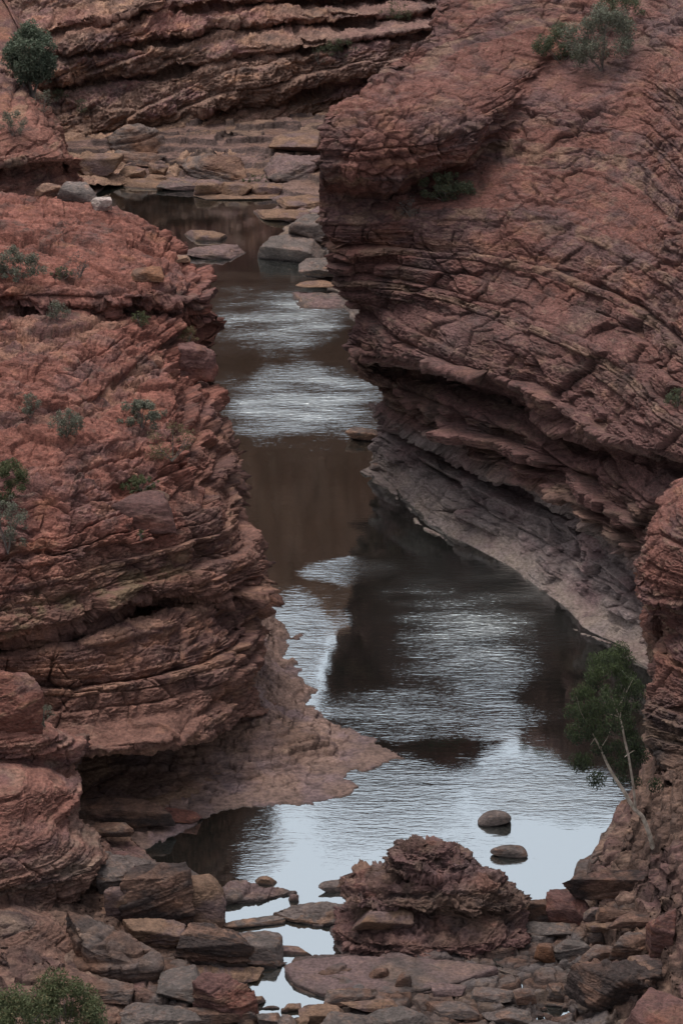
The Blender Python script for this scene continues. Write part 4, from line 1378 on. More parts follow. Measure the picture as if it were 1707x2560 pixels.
blk('boulder', 'lower of the two round grey boulders standing in the open water', 1221, 1316, 2104, 2148, 'grey', 0.55, 61, cuts=8, p=2.6, strata=0.35, rough=0.5)

# ---- middle foreground
slab('boulder', 'broad smooth purple-grey slab in front of the big pitted rock', [(708, 2420, 0.1), (752, 2394, 0.26), (850, 2384, 0.34), (1010, 2388, 0.42), (1150, 2400, 0.45), (1250, 2420, 0.45), (1120, 2462, 0.36), (960, 2482, 0.28), (800, 2478, 0.2), (736, 2462, 0.1)], -0.2, 'mauve', strata=0.4, cat='boulder', rough=0.5)
blk('boulder', 'tan chunk fallen on the left flank of the big pitted rock', 905, 1030, 2258, 2326, 'tan', 0.5, 63, strata=1.4, z0=0.75, cuts=4)
blk('boulder', 'dark round boulder resting on the smooth purple-grey slab', 924, 972, 2409, 2449, 'dark', 0.9, 65, p=8, strata=0.4)
blk('boulder', 'dark upright stone beside the round boulder on the purple-grey slab', 996, 1027, 2424, 2466, 'brown', 1.2, 67)
blk('boulder', 'brown slab at the edge of the channel below the purple-grey slab', 808, 926, 2462, 2510, 'brown', 0.35, 69, cuts=4)
blk('boulder', 'split tan flagstone below the purple-grey slab', 868, 998, 2498, 2528, 'tan', 0.3, 71, cuts=3, p=22)
blk('boulder', 'oval grey flagstone at the bottom edge of the view', 922, 1078, 2514, 2566, 'slate', 0.3, 73, cuts=6, p=8)
blk('boulder', 'grey rock at the bottom edge left of the oval flagstone', 806, 924, 2526, 2580, 'grey', 0.4, 75)
blk('boulder', 'pale oblong slab below the tip of the driftwood root', 1080, 1162, 2454, 2486, 'mauve', 0.35, 77, cuts=3, p=20)
blk('boulder', 'brown slab lying right of the oval grey flagstone', 1085, 1200, 2500, 2552, 'brown', 0.35, 79, cuts=4)
blk('boulder', 'pale slab at the near bank of the channel mouth', 748, 852, 2500, 2556, 'tan', 0.35, 81, cuts=5, p=10)
for k, (a, b, c, d, kd) in enumerate(((713, 752, 2506, 2530, 'tan'), (757, 797, 2506, 2528, 'tan'), (640, 698, 2522, 2566, 'grey'), (690, 738, 2530, 2580, 'slate'), (702, 722, 2519, 2532, 'brown'),
                                      (598, 645, 2512, 2560, 'tan'), (738, 772, 2536, 2570, 'tan'), (660, 698, 2514, 2523, 'grey'))):
    blk('small_stone', 'small stone in the loose cluster blocking the bottom end of the channel', a, b, c, d, kd, 0.6, 100 + k, group='small stones at the bottom end of the channel', cat='stone')

# ---- right foreground
blk('boulder', 'grey-brown fin of rock just right of the big pitted rock', 1302, 1398, 2238, 2300, 'brown', 1.0, 83, cuts=3, p=22, top=(0.35, 0))
blk('boulder', 'dark red tilted wedge between the grey-brown fin and the thick layered block', 1374, 1472, 2220, 2304, 'wine', 0.7, 88, cuts=5, p=18, top=(0.25, 0), tilt=(0.5, 0.2))
blk('boulder', 'thick dark layered block with a ragged left end on the right shore', 1438, 1624, 2168, 2244, 'dark', 0.9, 87, cuts=1, p=30, strata=2.2, tilt=(0.02, 0.02))
blk('boulder', 'blue-grey smooth slab right of the foot of the big pitted rock', 1316, 1442, 2302, 2345, 'slate', 0.35, 89, cuts=5, p=10)
blk('boulder', 'rounded tan boulder in the middle of the right-hand rubble', 1466, 1546, 2296, 2340, 'tan', 0.7, 91, p=9)
blk('boulder', 'dark red ball-like stone in front of the rounded tan boulder', 1464, 1509, 2320, 2362, 'dark', 0.9, 93, p=7, strata=0.4)
blk('boulder', 'brown boulder below the thick dark layered block', 1492, 1566, 2262, 2300, 'brown', 0.6, 95)
blk('boulder', 'round pinkish stone left of the brown boulder in the right rubble', 1455, 1495, 2262, 2300, 'mauve', 0.9, 97, p=8)
blk('boulder', 'flat brown slab tucked under the thick dark layered block', 1532, 1640, 2240, 2270, 'brown', 0.3, 99, cuts=4)
blk('boulder', 'black split slab above the large brown boulder on the right', 1540, 1637, 2278, 2316, 'dark', 0.4, 111, strata=1.6)
blk('boulder', 'triangular red slab leaning at the foot of the right bank', 1622, 1682, 2278, 2384, 'wine', 1.6, 113, cuts=3, p=24, top=(-0.5, 0))
blk('boulder', 'large brown boulder leaning against the triangular red slab', 1540, 1626, 2326, 2398, 'brown', 0.8, 115, cuts=5, p=12)
blk('boulder', 'square grey-brown boulder left of the large brown boulder', 1460, 1562, 2354, 2404, 'brown', 0.6, 117, cuts=4, p=16)
blk('boulder', 'blue-grey knobbly boulder left of the square boulder', 1382, 1466, 2340, 2400, 'slate', 0.7, 119, cuts=5, p=11)
blk('boulder', 'orange-stained rounded boulder by the right foot of the big pitted rock', 1336, 1382, 2349, 2406, 'rust', 1.0, 121, p=8)
blk('small_stone', 'white crumbling stone in the right-hand rubble', 1424, 1480, 2413, 2440, 'white', 0.4, 123, strata=1.5, cat='stone')
blk('boulder', 'large near-black layered boulder in the lower right corner', 1440, 1630, 2398, 2516, 'dark', 0.85, 125, cuts=4, p=12, strata=1.8, tilt=(-0.08, 0.0))
blk('boulder', 'tan slab lying on the back of the near-black layered boulder', 1566, 1662, 2378, 2412, 'tan', 0.35, 127, cuts=3, p=20)
blk('boulder', 'narrow ochre fin of rock at the right end of the near-black boulder', 1606, 1628, 2440, 2506, 'tan', 2.2, 129)
blk('boulder', 'red bedded rock filling the bottom right corner', 1560, 1800, 2468, 2640, 'wine', 0.5, 131, cuts=4, p=14, strata=1.3)
blk('boulder', 'brown block above the little puddle', 1358, 1410, 2448, 2502, 'brown', 0.6, 133)
blk('boulder', 'brown block left of the little puddle, second from the oval flagstone', 1282, 1332, 2460, 2506, 'brown', 0.7, 135)
blk('boulder', 'thin grey slab along the far rim of the little puddle', 1362, 1428, 2494, 2515, 'grey', 0.3, 137)
blk('boulder', 'pale grey slab between the purple-grey slab and the puddle', 1180, 1285, 2462, 2500, 'grey', 0.3, 139)
blk('boulder', 'grey slab on the left rim of the little puddle', 1235, 1330, 2515, 2556, 'grey', 0.35, 141)
for k, (a, b, c, d) in enumerate(((1345, 1361, 2534, 2545), (1362, 1384, 2534, 2552), (1350, 1368, 2517, 2526), (1405, 1418, 2514, 2524), (1384, 1393, 2540, 2546))):
    blk('small_stone', 'small dark stone sitting in the little puddle', a, b, c, d, 'dark', 0.6, 150 + k, group='stones in the little puddle', cat='stone', z0=0.02)

# ---- left bank
blk('boulder', 'purple-red block resting on the left headland beside two tan stones', 292, 424, 1216, 1322, 'wine', 0.55, 202, cuts=7, p=18, top=(0.2, -0.1), strata=0.8)
blk('boulder', 'round tan stone behind the purple-red block on the left headland', 362, 426, 1216, 1258, 'tan', 0.8, 203, p=9)
blk('boulder', 'small tan stone right of the purple-red block on the left headland', 396, 432, 1256, 1292, 'tan', 0.9, 205, p=9)
blk('boulder', 'cracked brown boulder at the left edge above the red buttress', -60, 100, 1660, 1840, 'red', 1.1, 208, cuts=6, p=14)
blk('boulder', 'long dark rounded boulder lying in the mouth of the left cave', 158, 408, 1978, 2062, 'dark', 0.55, 209, cuts=5, p=9, strata=1.2)
blk('boulder', 'low grey-brown boulder below the long dark one at the left cave', 205, 328, 2048, 2090, 'brown', 0.5, 211, cuts=5, p=9)
blk('boulder', 'pinkish red slab on the shelf right of the cave boulders', 398, 500, 2016, 2056, 'red', 0.35, 213, cuts=4, p=20)
blk('boulder', 'rounded brown boulder under the brow of the left headland at the water', 440, 540, 846, 940, 'wine', 1.1, 219, cuts=8, p=14, strata=2.2, rough=2.0)
blk('boulder', 'orange patch of rock on the rounded brow of the left headland', 328, 406, 664, 702, 'rust', 0.5, 217, p=10)

# ---- far shore
far = (
    ('big tan boulder left of the head of the upper pool', 186, 300, 376, 434, 'tan', 0.8),
    ('brown rounded mound above the boulders at the head of the upper pool', 270, 396, 298, 378, 'brown', 0.9),
    ('brown slab between the rounded mound and the upper pool', 296, 408, 372, 410, 'brown', 0.5),
    ('square tan block at the head of the upper pool', 371, 414, 404, 436, 'tan', 1.0),
    ('tan stone beneath the square block at the head of the upper pool', 366, 418, 430, 454, 'tan', 0.6),
    ('tan sloping stone left of the square block', 302, 366, 416, 448, 'tan', 0.6),
    ('dark undercut slab beneath the far cliff', 452, 606, 372, 446, 'brown', 0.6),
    ('large pale flat slab at the foot of the far cliff', 552, 706, 350, 414, 'tan', 0.2),
    ('purple slab with a white streak beside the right cliff', 660, 800, 376, 444, 'mauve', 0.4),
    ('pale narrow slab just above the purple slab', 684, 800, 322, 376, 'tan', 0.22),
    ('low pale slab at the far waterline of the upper pool', 302, 406, 442, 470, 'tan', 0.3),
    ('oval pale slab at the far waterline right of the low pale slab', 398, 508, 442, 478, 'mauve', 0.35),
    ('tan lumpy stone at the left end of the rubble spit', 486, 562, 446, 490, 'tan', 0.7),
    ('tan lumpy stone in the middle of the rubble spit', 556, 632, 448, 492, 'tan', 0.6),
    ('tan lumpy stone at the right end of the rubble spit', 628, 704, 448, 486, 'tan', 0.5),
    ('flat pale apron of rock in front of the rubble spit', 490, 690, 484, 500, 'tan', 0.15),
    ('white rounded boulder behind the brow of the left headland', 230, 280, 484, 522, 'white', 0.9),
    ('dark grey rock left of the white rounded boulder', 150, 236, 450, 500, 'slate', 0.8),
    ('grey-brown stone at the left end of the far shore', 90, 160, 452, 486, 'brown', 0.7),
    ('upper pale stone standing alone in the upper pool', 480, 564, 574, 602, 'tan', 0.4),
    ('wide low pale rock in the upper pool', 462, 588, 614, 648, 'mauve', 0.35),
    ('little pale stone touching the brow of the left headland in the upper pool', 436, 476, 634, 654, 'tan', 0.5),
    ('upper pale ledge on the right shore of the upper pool', 700, 812, 480, 520, 'tan', 0.2),
    ('lower pale ledge on the right shore of the upper pool', 652, 775, 516, 556, 'tan', 0.25),
    ('dark grey rock with pale stripes on the right shore of the upper pool', 662, 800, 570, 656, 'slate', 0.4),
    ('dark grey upper rock wedged against the right cliff', 722, 860, 530, 612, 'slate', 0.6),
    ('pale ragged ledge below the striped rock', 752, 862, 636, 694, 'grey', 0.4),
    ('thin pale slab awash below the ragged ledge', 742, 834, 702, 720, 'tan', 0.15),
    ('flat mauve slab awash at the foot of the right cliff', 756, 866, 726, 768, 'mauve', 0.2),
)
for k, (lab, a, b, c, d, kd, fl) in enumerate(far):
    fl = fl * 0.7
    blk('boulder', lab, a, b, c, d, kd, fl, 300 + 3 * k, cuts=5, p=12 if fl > 0.4 else 18, strata=1.1, z0=0.4 if 'wedged' in lab or 'ragged' in lab else None)
blk('boulder', 'dark rock in the water under the nose of the right cliff', 872, 945, 1064, 1104, 'brown', 0.5, 401, p=10)
blk('boulder', 'small grey ledge stone at the start of the right grey ramp', 920, 966, 1154, 1182, 'grey', 0.4, 403)
# ================================================================== PLANTS
def leaf_material(name, trans=0.3):
    m = bpy.data.materials.new(name)
    m.use_nodes = True
    nt = m.node_tree
    N, L = nt.nodes, nt.links
    b = N['Principled BSDF']
    b.inputs['Roughness'].default_value = 0.6
    b.inputs['Specular IOR Level'].default_value = 0.2
    a = N.new('ShaderNodeAttribute')
    a.attribute_name = 'tint'
    L.new(a.outputs['Color'], b.inputs['Base Color'])
    t = N.new('ShaderNodeBsdfTranslucent')
    L.new(a.outputs['Color'], t.inputs['Color'])
    mx = N.new('ShaderNodeMixShader')
    mx.inputs['Fac'].default_value = trans
    L.new(b.outputs[0], mx.inputs[1])
    L.new(t.outputs[0], mx.inputs[2])
    L.new(mx.outputs[0], N['Material Output'].inputs['Surface'])
    return m


M_LEAF = leaf_material('leaves')


def bark_material(name, c0, c1):
    m = bpy.data.materials.new(name)
    m.use_nodes = True
    nt = m.node_tree
    N, L = nt.nodes, nt.links
    b = N['Principled BSDF']
    b.inputs['Roughness'].default_value = 0.8
    n = N.new('ShaderNodeTexNoise')
    n.inputs['Scale'].default_value = 6
    n.inputs['Detail'].default_value = 5
    r = N.new('ShaderNodeValToRGB')
    r.color_ramp.elements[0].color = (*c0, 1)
    r.color_ramp.elements[1].color = (*c1, 1)
    r.color_ramp.elements[0].position = 0.35
    r.color_ramp.elements[1].position = 0.65
    tc = N.new('ShaderNodeTexCoord')
    L.new(tc.outputs['Object'], n.inputs['Vector'])
    L.new(n.outputs['Fac'], r.inputs['Fac'])
    L.new(r.outputs[0], b.inputs['Base Color'])
    return m


M_PALE_BARK = bark_material('pale_gum_bark', (0.20, 0.155, 0.12), (0.44, 0.37, 0.30))
M_TWIG = bark_material('grey_twigs', (0.08, 0.065, 0.055), (0.20, 0.17, 0.15))
M_DRIFT = bark_material('driftwood', (0.05, 0.035, 0.03), (0.12, 0.085, 0.065))


def leaves(centres, radii, shade, n, ln, wd, cols, droop=0.0, rs=None, squash=1.0):
    """many small leaf faces scattered through clumps; returns verts, faces, colours"""
    rs = rs or np.random.RandomState(1)
    centres, radii = np.asarray(centres, float), np.asarray(radii, float)
    k = rs.choice(len(centres), n, p=radii ** 2 / (radii ** 2).sum())
    u = rs.normal(size=(n, 3))
    u /= np.linalg.norm(u, axis=1)[:, None]
    rr = rs.uniform(0, 1, n) ** 0.45
    off = u * (rr * radii[k])[:, None]
    off[:, 2] *= squash
    c = centres[k] + off
    d = rs.normal(size=(n, 3))
    d[:, 2] -= droop * 2.5
    d /= np.linalg.norm(d, axis=1)[:, None]
    s = np.cross(d, rs.normal(size=(n, 3)))
    s /= np.linalg.norm(s, axis=1)[:, None] + 1e-9
    L_ = ln * rs.uniform(0.6, 1.3, n)[:, None]
    W_ = wd * rs.uniform(0.7, 1.3, n)[:, None]
    a = c - d * L_ * 0.5
    b = c + s * W_ * 0.5
    e = c + d * L_ * 0.5
    f = c - s * W_ * 0.5
    V = np.stack([a, b, e, f], 1).reshape(-1, 3)
    F = np.arange(4 * n).reshape(n, 4)
    cols = np.array(cols)
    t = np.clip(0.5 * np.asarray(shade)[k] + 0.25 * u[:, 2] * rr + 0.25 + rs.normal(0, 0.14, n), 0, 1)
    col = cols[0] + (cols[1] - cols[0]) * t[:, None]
    if len(cols) > 2:
        alt = rs.rand(n) < 0.12
        col[alt] = cols[2]
    return V, F, np.repeat(col, 4, 0)


def tube(paths, sides=7):
    """tapered limbs: paths = [(points, radii)]"""
    VV, FF, base = [], [], 0
    for pts, rad in paths:
        P = np.asarray(pts, float)
        R = np.asarray(rad, float)
        t = np.linspace(0, len(P) - 1, (len(P) - 1) * 6 + 1)
        Q = np.stack([np.interp(t, np.arange(len(P)), P[:, k]) for k in range(3)], 1)
        Q = blur_rows(Q, 3)
        r = np.interp(t, np.arange(len(P)), R)
        T = np.gradient(Q, axis=0)
        T /= np.linalg.norm(T, axis=1)[:, None] + 1e-9
        ref = np.array([0.3, 1, 0.2])
        A = np.cross(T, ref)
        A /= np.linalg.norm(A, axis=1)[:, None] + 1e-9
        B = np.cross(T, A)
        th = np.linspace(0, 2 * math.pi, sides, endpoint=False)
        V = Q[:, None] + r[:, None, None] * (A[:, None] * np.cos(th)[None, :, None] + B[:, None] * np.sin(th)[None, :, None])
        n = len(Q)
        i = np.arange(n - 1)[:, None] * sides
        j = np.arange(sides)[None]
        F = np.stack([i + j, i + (j + 1) % sides, i + sides + (j + 1) % sides, i + sides + j], -1).reshape(-1, 4) + base
        VV.append(V.reshape(-1, 3))
        FF.append(F)
        base += n * sides
    return np.concatenate(VV), np.concatenate(FF)


GREEN = [(0.050, 0.062, 0.038), (0.140, 0.155, 0.095), (0.12, 0.11, 0.05)]
GREY = [(0.078, 0.084, 0.064), (0.215, 0.220, 0.160), (0.13, 0.12, 0.10)]
DRY = [(0.09, 0.075, 0.04), (0.20, 0.16, 0.085), (0.20, 0.13, 0.08)]
FRESH = [(0.040, 0.052, 0.026), (0.125, 0.138, 0.066), (0.16, 0.14, 0.07)]
TWIG = [(0.07, 0.062, 0.055), (0.16, 0.145, 0.13), (0.1, 0.11, 0.08)]


def shrub(name, label, px, py, wpx, hpx, cols, seed, dens=1.0, stems=0, group=None, sparse=False, cat='shrub', sink=0.05):
    """px,py: foot of the plant in the view; wpx,hpx: its size there"""
    rs = np.random.RandomState(seed)
    g = hit(px, py)
    sl = math.sqrt(g[1] ** 2 + (H - g[2]) ** 2)
    m = sl / FPX
    W, Hh = 1.2 * wpx * m, hpx * m / 0.95
    root = bpy.data.objects.new(name, None)
    COL.objects.link(root)
    root.empty_display_size = 0.1
    root.location = g
    tag(root, label, cat, group)
    nc = int(12 + 20 * dens)
    cen, rad, sh = [], [], []
    for _ in range(nc):
        a = rs.uniform(0, 2 * math.pi)
        q = math.sqrt(rs.rand())
        zz = rs.uniform(0.1, 0.95) ** 0.9
        w_ = (0.55 + 0.45 * math.sin(math.pi * min(zz * 1.1, 1))) * (1 - 0.35 * max(zz - 0.6, 0))
        cen.append((math.cos(a) * q * W * 0.5 * w_, math.sin(a) * q * W * 0.34 * w_, zz * Hh - sink))
        rad.append(rs.uniform(0.07, 0.17) * min(W, Hh * 1.3))
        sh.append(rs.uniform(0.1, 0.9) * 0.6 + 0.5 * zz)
    area = wpx * hpx
    n = int(np.clip(area * (0.22 if sparse else 0.42) * dens, 200, 9000))
    ln = float(np.clip(0.055 + 0.02 * W, 0.06, 0.13))
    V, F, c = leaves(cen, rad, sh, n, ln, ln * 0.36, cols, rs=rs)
    V[:, 2] = np.maximum(V[:, 2], 0.0)
    o = link('foliage', raw_mesh('foliage', V, F, M_LEAF, c, smooth=False), root)
    pth = []
    for k in range(max(stems, 5)):
        tgt = np.array(cen[rs.randint(nc)])
        mid = tgt * 0.5 + rs.normal(0, 0.04 * W, 3)
        pth.append(([(rs.normal(0, 0.02), rs.normal(0, 0.02), -0.1), mid, tgt], [0.022 if stems else 0.013, 0.014, 0.006]))
        if stems:
            tg2 = tgt + rs.normal(0, 0.12 * W, 3)
            pth.append(([mid, tg2], [0.012, 0.004]))
    V, F = tube(pth, 5)
    link('stems', raw_mesh('stems', V, F, M_TWIG, None), root)
    return root


# ---- gum tree leaning over the river on the right
def gum_tree():
    base = hit(1632, 2112)
    Yb = base[1]
    root = bpy.data.objects.new('gum_tree', None)
    COL.objects.link(root)
    root.location = base
    tag(root, 'slender gum tree with two pale stems leaning over the river below the right cliff', 'tree')

    def w(px, py, dy=0.0):
        return at(px, py, Yb + dy) - base
    main = [base * 0 + (0, 0, -0.25), w(1624, 2090), w(1605, 2040), w(1588, 2026, .1), w(1570, 2000, .2), w(1563, 1985, .2), w(1545, 1958, .4), w(1527, 1930, .5), w(1512, 1900, .6), w(1500, 1872, .6), w(1486, 1845, .5), w(1470, 1815, .4)]
    rm = [0.078, 0.072, 0.064, 0.06, 0.062, 0.057, 0.05, 0.044, 0.038, 0.031, 0.022, 0.012]
    second = [w(1588, 2026, .1), w(1586, 2000, 0), w(1580, 1950, -.1), w(1574, 1915, -.1), w(1569, 1885, -.1), w(1560, 1850, -.2), w(1555, 1818, -.2), w(1549, 1795, -.2), w(1540, 1775, -.2), w(1530, 1745, -.1)]
    r2 = [0.042, 0.04, 0.036, 0.034, 0.036, 0.032, 0.028, 0.022, 0.016, 0.008]
    twigs = [([w(1569, 1885, -.1), w(1560, 1893, -.2)], [0.02, 0.012]), ([w(1569, 1885, -.1), w(1585, 1876, 0)], [0.014, 0.006]),
             ([w(1549, 1795, -.2), w(1535, 1788, -.3), w(1516, 1784, -.4)], [0.016, 0.01, 0.005]), ([w(1549, 1795, -.2), w(1552, 1760, -.1), w(1560, 1720, 0)], [0.018, 0.012, 0.006]),
             ([w(1486, 1845, .5), w(1475, 1862, .6)], [0.012, 0.006]), ([w(1500, 1872, .6), w(1520, 1840, .7), w(1530, 1800, .8)], [0.018, 0.012, 0.006]),
             ([w(1540, 1775, -.2), w(1560, 1740, -.4), w(1580, 1700, -.5)], [0.014, 0.01, 0.005]), ([w(1470, 1815, .4), w(1450, 1780, .2), w(1440, 1740, 0)], [0.012, 0.008, 0.004])]
    V, F = tube([(main, rm), (second, r2)], 9)
    tr = link('trunk', raw_mesh('trunk', V, F, M_PALE_BARK, None), root)
    for tw in twigs:
        V, F = tube([tw], 6)
        link('branch', raw_mesh('branch', V, F, M_PALE_BARK, None), root)
    rs = np.random.RandomState(8)
    cen, rad, sh = [], [], []
    # outline of the crown, row by row: (py, left, right)
    rows = [(1632, 1512, 1552), (1655, 1482, 1570), (1685, 1470, 1586), (1715, 1452, 1596), (1745, 1430, 1600), (1775, 1416, 1602), (1805, 1408, 1600), (1835, 1410, 1596), (1865, 1420, 1600), (1895, 1436, 1612), (1920, 1450, 1640), (1945, 1480, 1650)]
    for py, l, r in rows:
        nn = max(3, int((r - l) / 21))
        for k in range(nn):
            px = l + (r - l) * (k + 0.5) / nn + rs.normal(0, 6)
            if py > 1790 and rs.rand() < 0.35 + 0.3 * (py > 1870):
                continue
            e = math.sqrt(max(0, 1 - ((px - (l + r) / 2) / (0.6 * (r - l))) ** 2))
            back = 0.9 * sstep(1770, 1850, py)      # low foliage hangs behind the stems
            p = at(px, py + rs.normal(0, 7), Yb + back + rs.normal(0, 1.0 - 0.7 * back) * e) - base
            cen.append(p)
            rad.append(rs.uniform(0.16, 0.34))
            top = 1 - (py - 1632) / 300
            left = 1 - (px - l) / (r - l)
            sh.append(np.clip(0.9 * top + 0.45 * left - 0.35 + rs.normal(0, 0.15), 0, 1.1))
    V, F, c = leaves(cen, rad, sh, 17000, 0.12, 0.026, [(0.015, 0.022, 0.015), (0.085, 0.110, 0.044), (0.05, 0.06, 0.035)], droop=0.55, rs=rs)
    link('crown', raw_mesh('crown', V, F, M_LEAF, c, smooth=False), root)


gum_tree()


# ---- round bush of the far left
def round_tree(label, px, py, wpx, hpx, cols, seed):
    rs = np.random.RandomState(seed)
    g = hit(px, py)
    sl = math.sqrt(g[1] ** 2 + (H - g[2]) ** 2)
    m = sl / FPX
    W, Hh = wpx * m, hpx * m / 0.96
    root = bpy.data.objects.new('round_tree', None)
    COL.objects.link(root)
    root.location = g
    tag(root, label, 'tree')
    cen, rad, sh = [], [], []
    for _ in range(120):
        u = rs.normal(size=3)
        u /= np.linalg.norm(u)
        q = rs.uniform(0.35, 1) ** 0.6
        zz = 0.55 + 0.40 * u[2] * q
        wv = 0.44 if zz < 0.62 else 0.44 * (1 - 0.7 * (zz - 0.62) / 0.38) + 0.05
        cen.append((u[0] * q * W * wv, u[1] * q * W * wv, zz * Hh))
        rad.append(rs.uniform(0.09, 0.16) * W)
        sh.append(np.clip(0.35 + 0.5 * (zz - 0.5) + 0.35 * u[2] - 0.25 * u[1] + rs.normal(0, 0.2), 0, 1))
    V, F, c = leaves(cen, rad, sh, 15000, 0.17, 0.06, cols, rs=rs)
    link('crown', raw_mesh('crown', V, F, M_LEAF, c, smooth=False), root)
    p = []
    for k in range(5):
        t = np.array(cen[rs.randint(len(cen))])
        p.append(([(rs.normal(0, 0.08), rs.normal(0, 0.08), -0.3), t * 0.45, t], [0.09, 0.06, 0.02]))
    V, F = tube(p, 6)
    link('trunk', raw_mesh('trunk', V, F, M_TWIG, None), root)


round_tree('dense rounded grey-green tree on the red ledges at the far left', 80, 235, 132, 186, [(0.055, 0.072, 0.054), (0.165, 0.200, 0.135), (0.18, 0.19, 0.14)], 4)

SH = (
    # label, px, py(foot), w, h, colours, density, stems
    ('grey wispy bush just below the rounded tree', 112, 275, 56, 56, GREY, 0.7, 0, True),
    ('small green bush at the right foot of the rounded tree', 150, 252, 48, 30, GREEN, 1.0, 0, False),
    ('small dark green tuft right of the rounded tree on the far ledge', 200, 286, 36, 38, GREEN, 1.0, 0, False),
    ('grey-green bush at the left edge below the rounded tree', 36, 336, 62, 62, GREY, 1.0, 0, False),
    ('green bush on a ledge high on the far cliff, left of the right cliff', 850, 136, 78, 44, GREEN, 0.9, 0, False),
    ('faint green tuft on the far cliff left of the ledge bush', 796, 160, 40, 46, GREEN, 0.5, 0, True),
    ('dark bush at the top edge between the far cliff and the right cliff', 990, 46, 66, 52, GREEN, 0.8, 0, False),
    ('low green tuft on the rubble spit of the upper pool', 640, 450, 58, 20, FRESH, 0.8, 0, False),
    ('large dark green bush near the top right corner', 1402, 150, 130, 86, GREEN, 1.0, 0, False),
    ('tall grey-green bush with bare stems in the top right corner', 1500, 172, 150, 150, GREY, 0.8, 7, False),
    ('bright green bush at the top edge of the right slope', 1545, 62, 110, 80, GREEN, 1.0, 0, False),
    ('dark green bush growing in the crevice of the right cliff', 1112, 496, 116, 72, GREEN, 1.1, 0, False),
    ('grey twiggy bush below the crevice of the right cliff', 1028, 536, 56, 46, TWIG, 0.6, 0, True),
    ('green tuft at the right edge halfway up the right cliff', 1692, 1010, 56, 46, GREEN, 1.0, 0, False),
    ('wide grey-green bush at the left edge on the brow of the headland', 46, 698, 118, 76, GREY, 1.0, 4, False),
    ('low green tuft right of the wide bush on the headland brow', 158, 692, 52, 32, GREEN, 1.0, 0, False),
    ('grey dead twigs beside the low green tuft on the headland brow', 196, 690, 64, 62, TWIG, 0.4, 4, True),
    ('dark bush in the crack below the headland brow', 146, 794, 50, 48, GREY, 0.9, 0, False),
    ('small blue-green bush in the crack below the headland brow', 358, 812, 40, 36, FRESH, 1.1, 0, False),
    ('yellow-green bush above the rounded brown boulder on the headland', 474, 866, 44, 52, DRY, 0.9, 0, False),
    ('small grey bush near the left edge on the headland slope', 80, 1038, 52, 58, GREY, 0.8, 0, False),
    ('round dark grey-green bush left of centre on the headland slope', 165, 1085, 78, 68, GREY, 1.1, 0, False),
    ('low spreading dark bush in the middle of the headland slope', 358, 1062, 112, 64, GREY, 1.1, 3, False),
    ('dry yellowish bush below the spreading dark bush', 436, 1146, 106, 92, DRY, 0.45, 5, True),
    ('bright low green bush above the purple-red block', 355, 1222, 92, 36, FRESH, 1.1, 0, False),
    ('large green bush at the left edge, upper of the two', 22, 1252, 92, 122, FRESH, 0.9, 0, False),
    ('grey-green bush at the left edge, lower of the two', 24, 1380, 92, 150, GREY, 0.6, 5, True),
    ('thin green tuft below the purple-red block', 356, 1345, 16, 26, FRESH, 0.8, 0, True),
    ('small grey bush beside the cracked brown boulder', 106, 1812, 46, 62, GREY, 0.6, 0, True),
    ('leafy green bush in the lower left corner, left half', 50, 2640, 250, 170, FRESH, 1.6, 6, False),
    ('leafy green bush in the lower left corner, right half reaching higher', 160, 2630, 170, 190, FRESH, 1.3, 8, False),
)
for k, (lab, px, py, w_, h_, cols, dens, stems, sp) in enumerate(SH):
    shrub('shrub', lab, px, py, w_, h_, cols, 40 + k, dens, stems, None, sp)

# ---- driftwood
def drift(label, pts, rad):
    P = [hit(a, b) + np.array([0, 0, c]) for a, b, c in pts]
    org = P[0].copy()
    V, F = tube([([p - org for p in P], rad)], 7)
    o = link('driftwood', raw_mesh('driftwood', V, F, M_DRIFT, None), None, org)
    tag(o, label, 'driftwood')


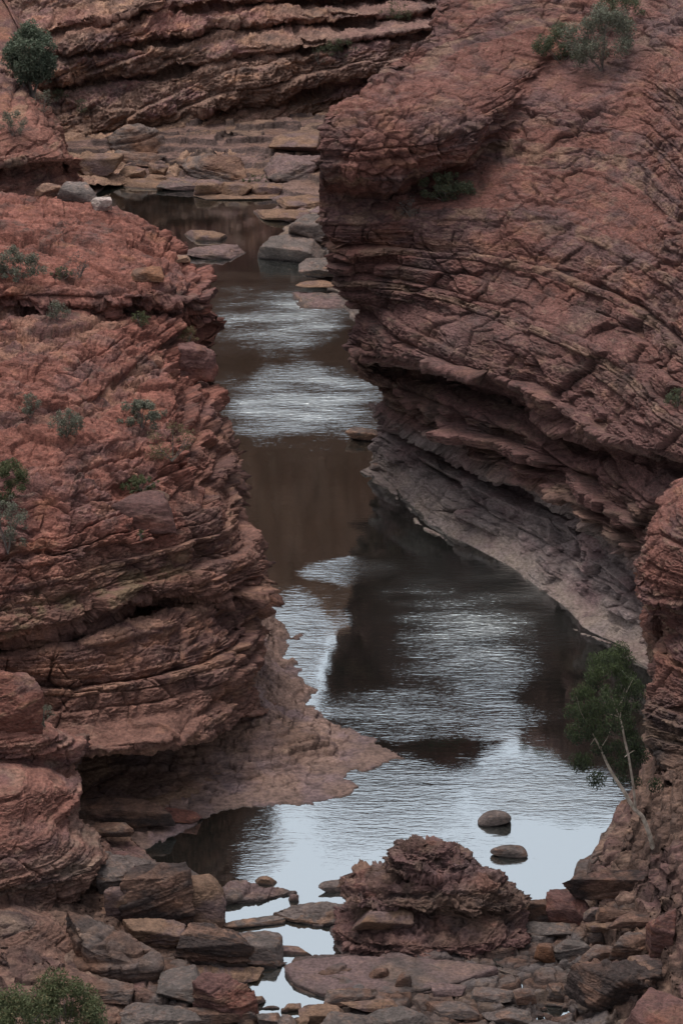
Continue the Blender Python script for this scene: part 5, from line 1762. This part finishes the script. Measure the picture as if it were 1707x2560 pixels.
drift('dark curved root lying on the smooth purple-grey slab', [(1048, 2404, .03), (1075, 2414, .06), (1100, 2424, .06), (1118, 2442, .05)], [0.02, 0.04, 0.05, 0.07])
drift('thin bleached stick beside the right foot of the big pitted rock', [(1246, 2424, .05), (1266, 2432, .06), (1292, 2440, .05)], [0.03, 0.028, 0.015])
drift('black forked stick poking over the water at the right shore', [(1496, 2148, .1), (1478, 2166, .12), (1470, 2158, .2), (1484, 2156, .25)], [0.05, 0.035, 0.025, 0.015])
# ================================================================== LIGHT
SUN_EL, SUN_AZ = math.radians(77), math.radians(-50)   # high, veiled sun, a little ahead and to the left
w = bpy.data.worlds.new('World')
sc.world = w
w.use_nodes = True
wn = w.node_tree
bg = wn.nodes['Background']
sky = wn.nodes.new('ShaderNodeTexSky')
sky.sky_type = 'NISHITA'
sky.sun_disc = False
sky.sun_elevation = SUN_EL
sky.sun_rotation = SUN_AZ
sky.air_density = 1.0
sky.dust_density = 4.0
sky.ozone_density = 1.0
hs = wn.nodes.new('ShaderNodeHueSaturation')   # thin high cloud: a paler, greyer sky
hs.inputs['Saturation'].default_value = 0.36
hs.inputs['Value'].default_value = 1.45
wn.links.new(sky.outputs[0], hs.inputs['Color'])
wn.links.new(hs.outputs[0], bg.inputs['Color'])
bg.inputs['Strength'].default_value = 0.15
sd = bpy.data.lights.new('sun', 'SUN')
sd.energy = 1.15
sd.angle = math.radians(22)
sd.color = (1.0, 0.95, 0.88)
so = bpy.data.objects.new('sun', sd)
COL.objects.link(so)
so.location = (-30, 40, 90)
dirv = Vector((math.sin(SUN_AZ) * math.cos(SUN_EL), math.cos(SUN_AZ) * math.cos(SUN_EL), math.sin(SUN_EL)))
so.rotation_euler = dirv.to_track_quat('Z', 'Y').to_euler()
sc.view_settings.view_transform = 'Standard'
sc.view_settings.look = 'None'
sc.view_settings.exposure = 0
sc.view_settings.gamma = 1
sc.cycles.max_bounces = 6
sc.cycles.diffuse_bounces = 4
sc.cycles.glossy_bounces = 3
sc.cycles.use_denoising = True
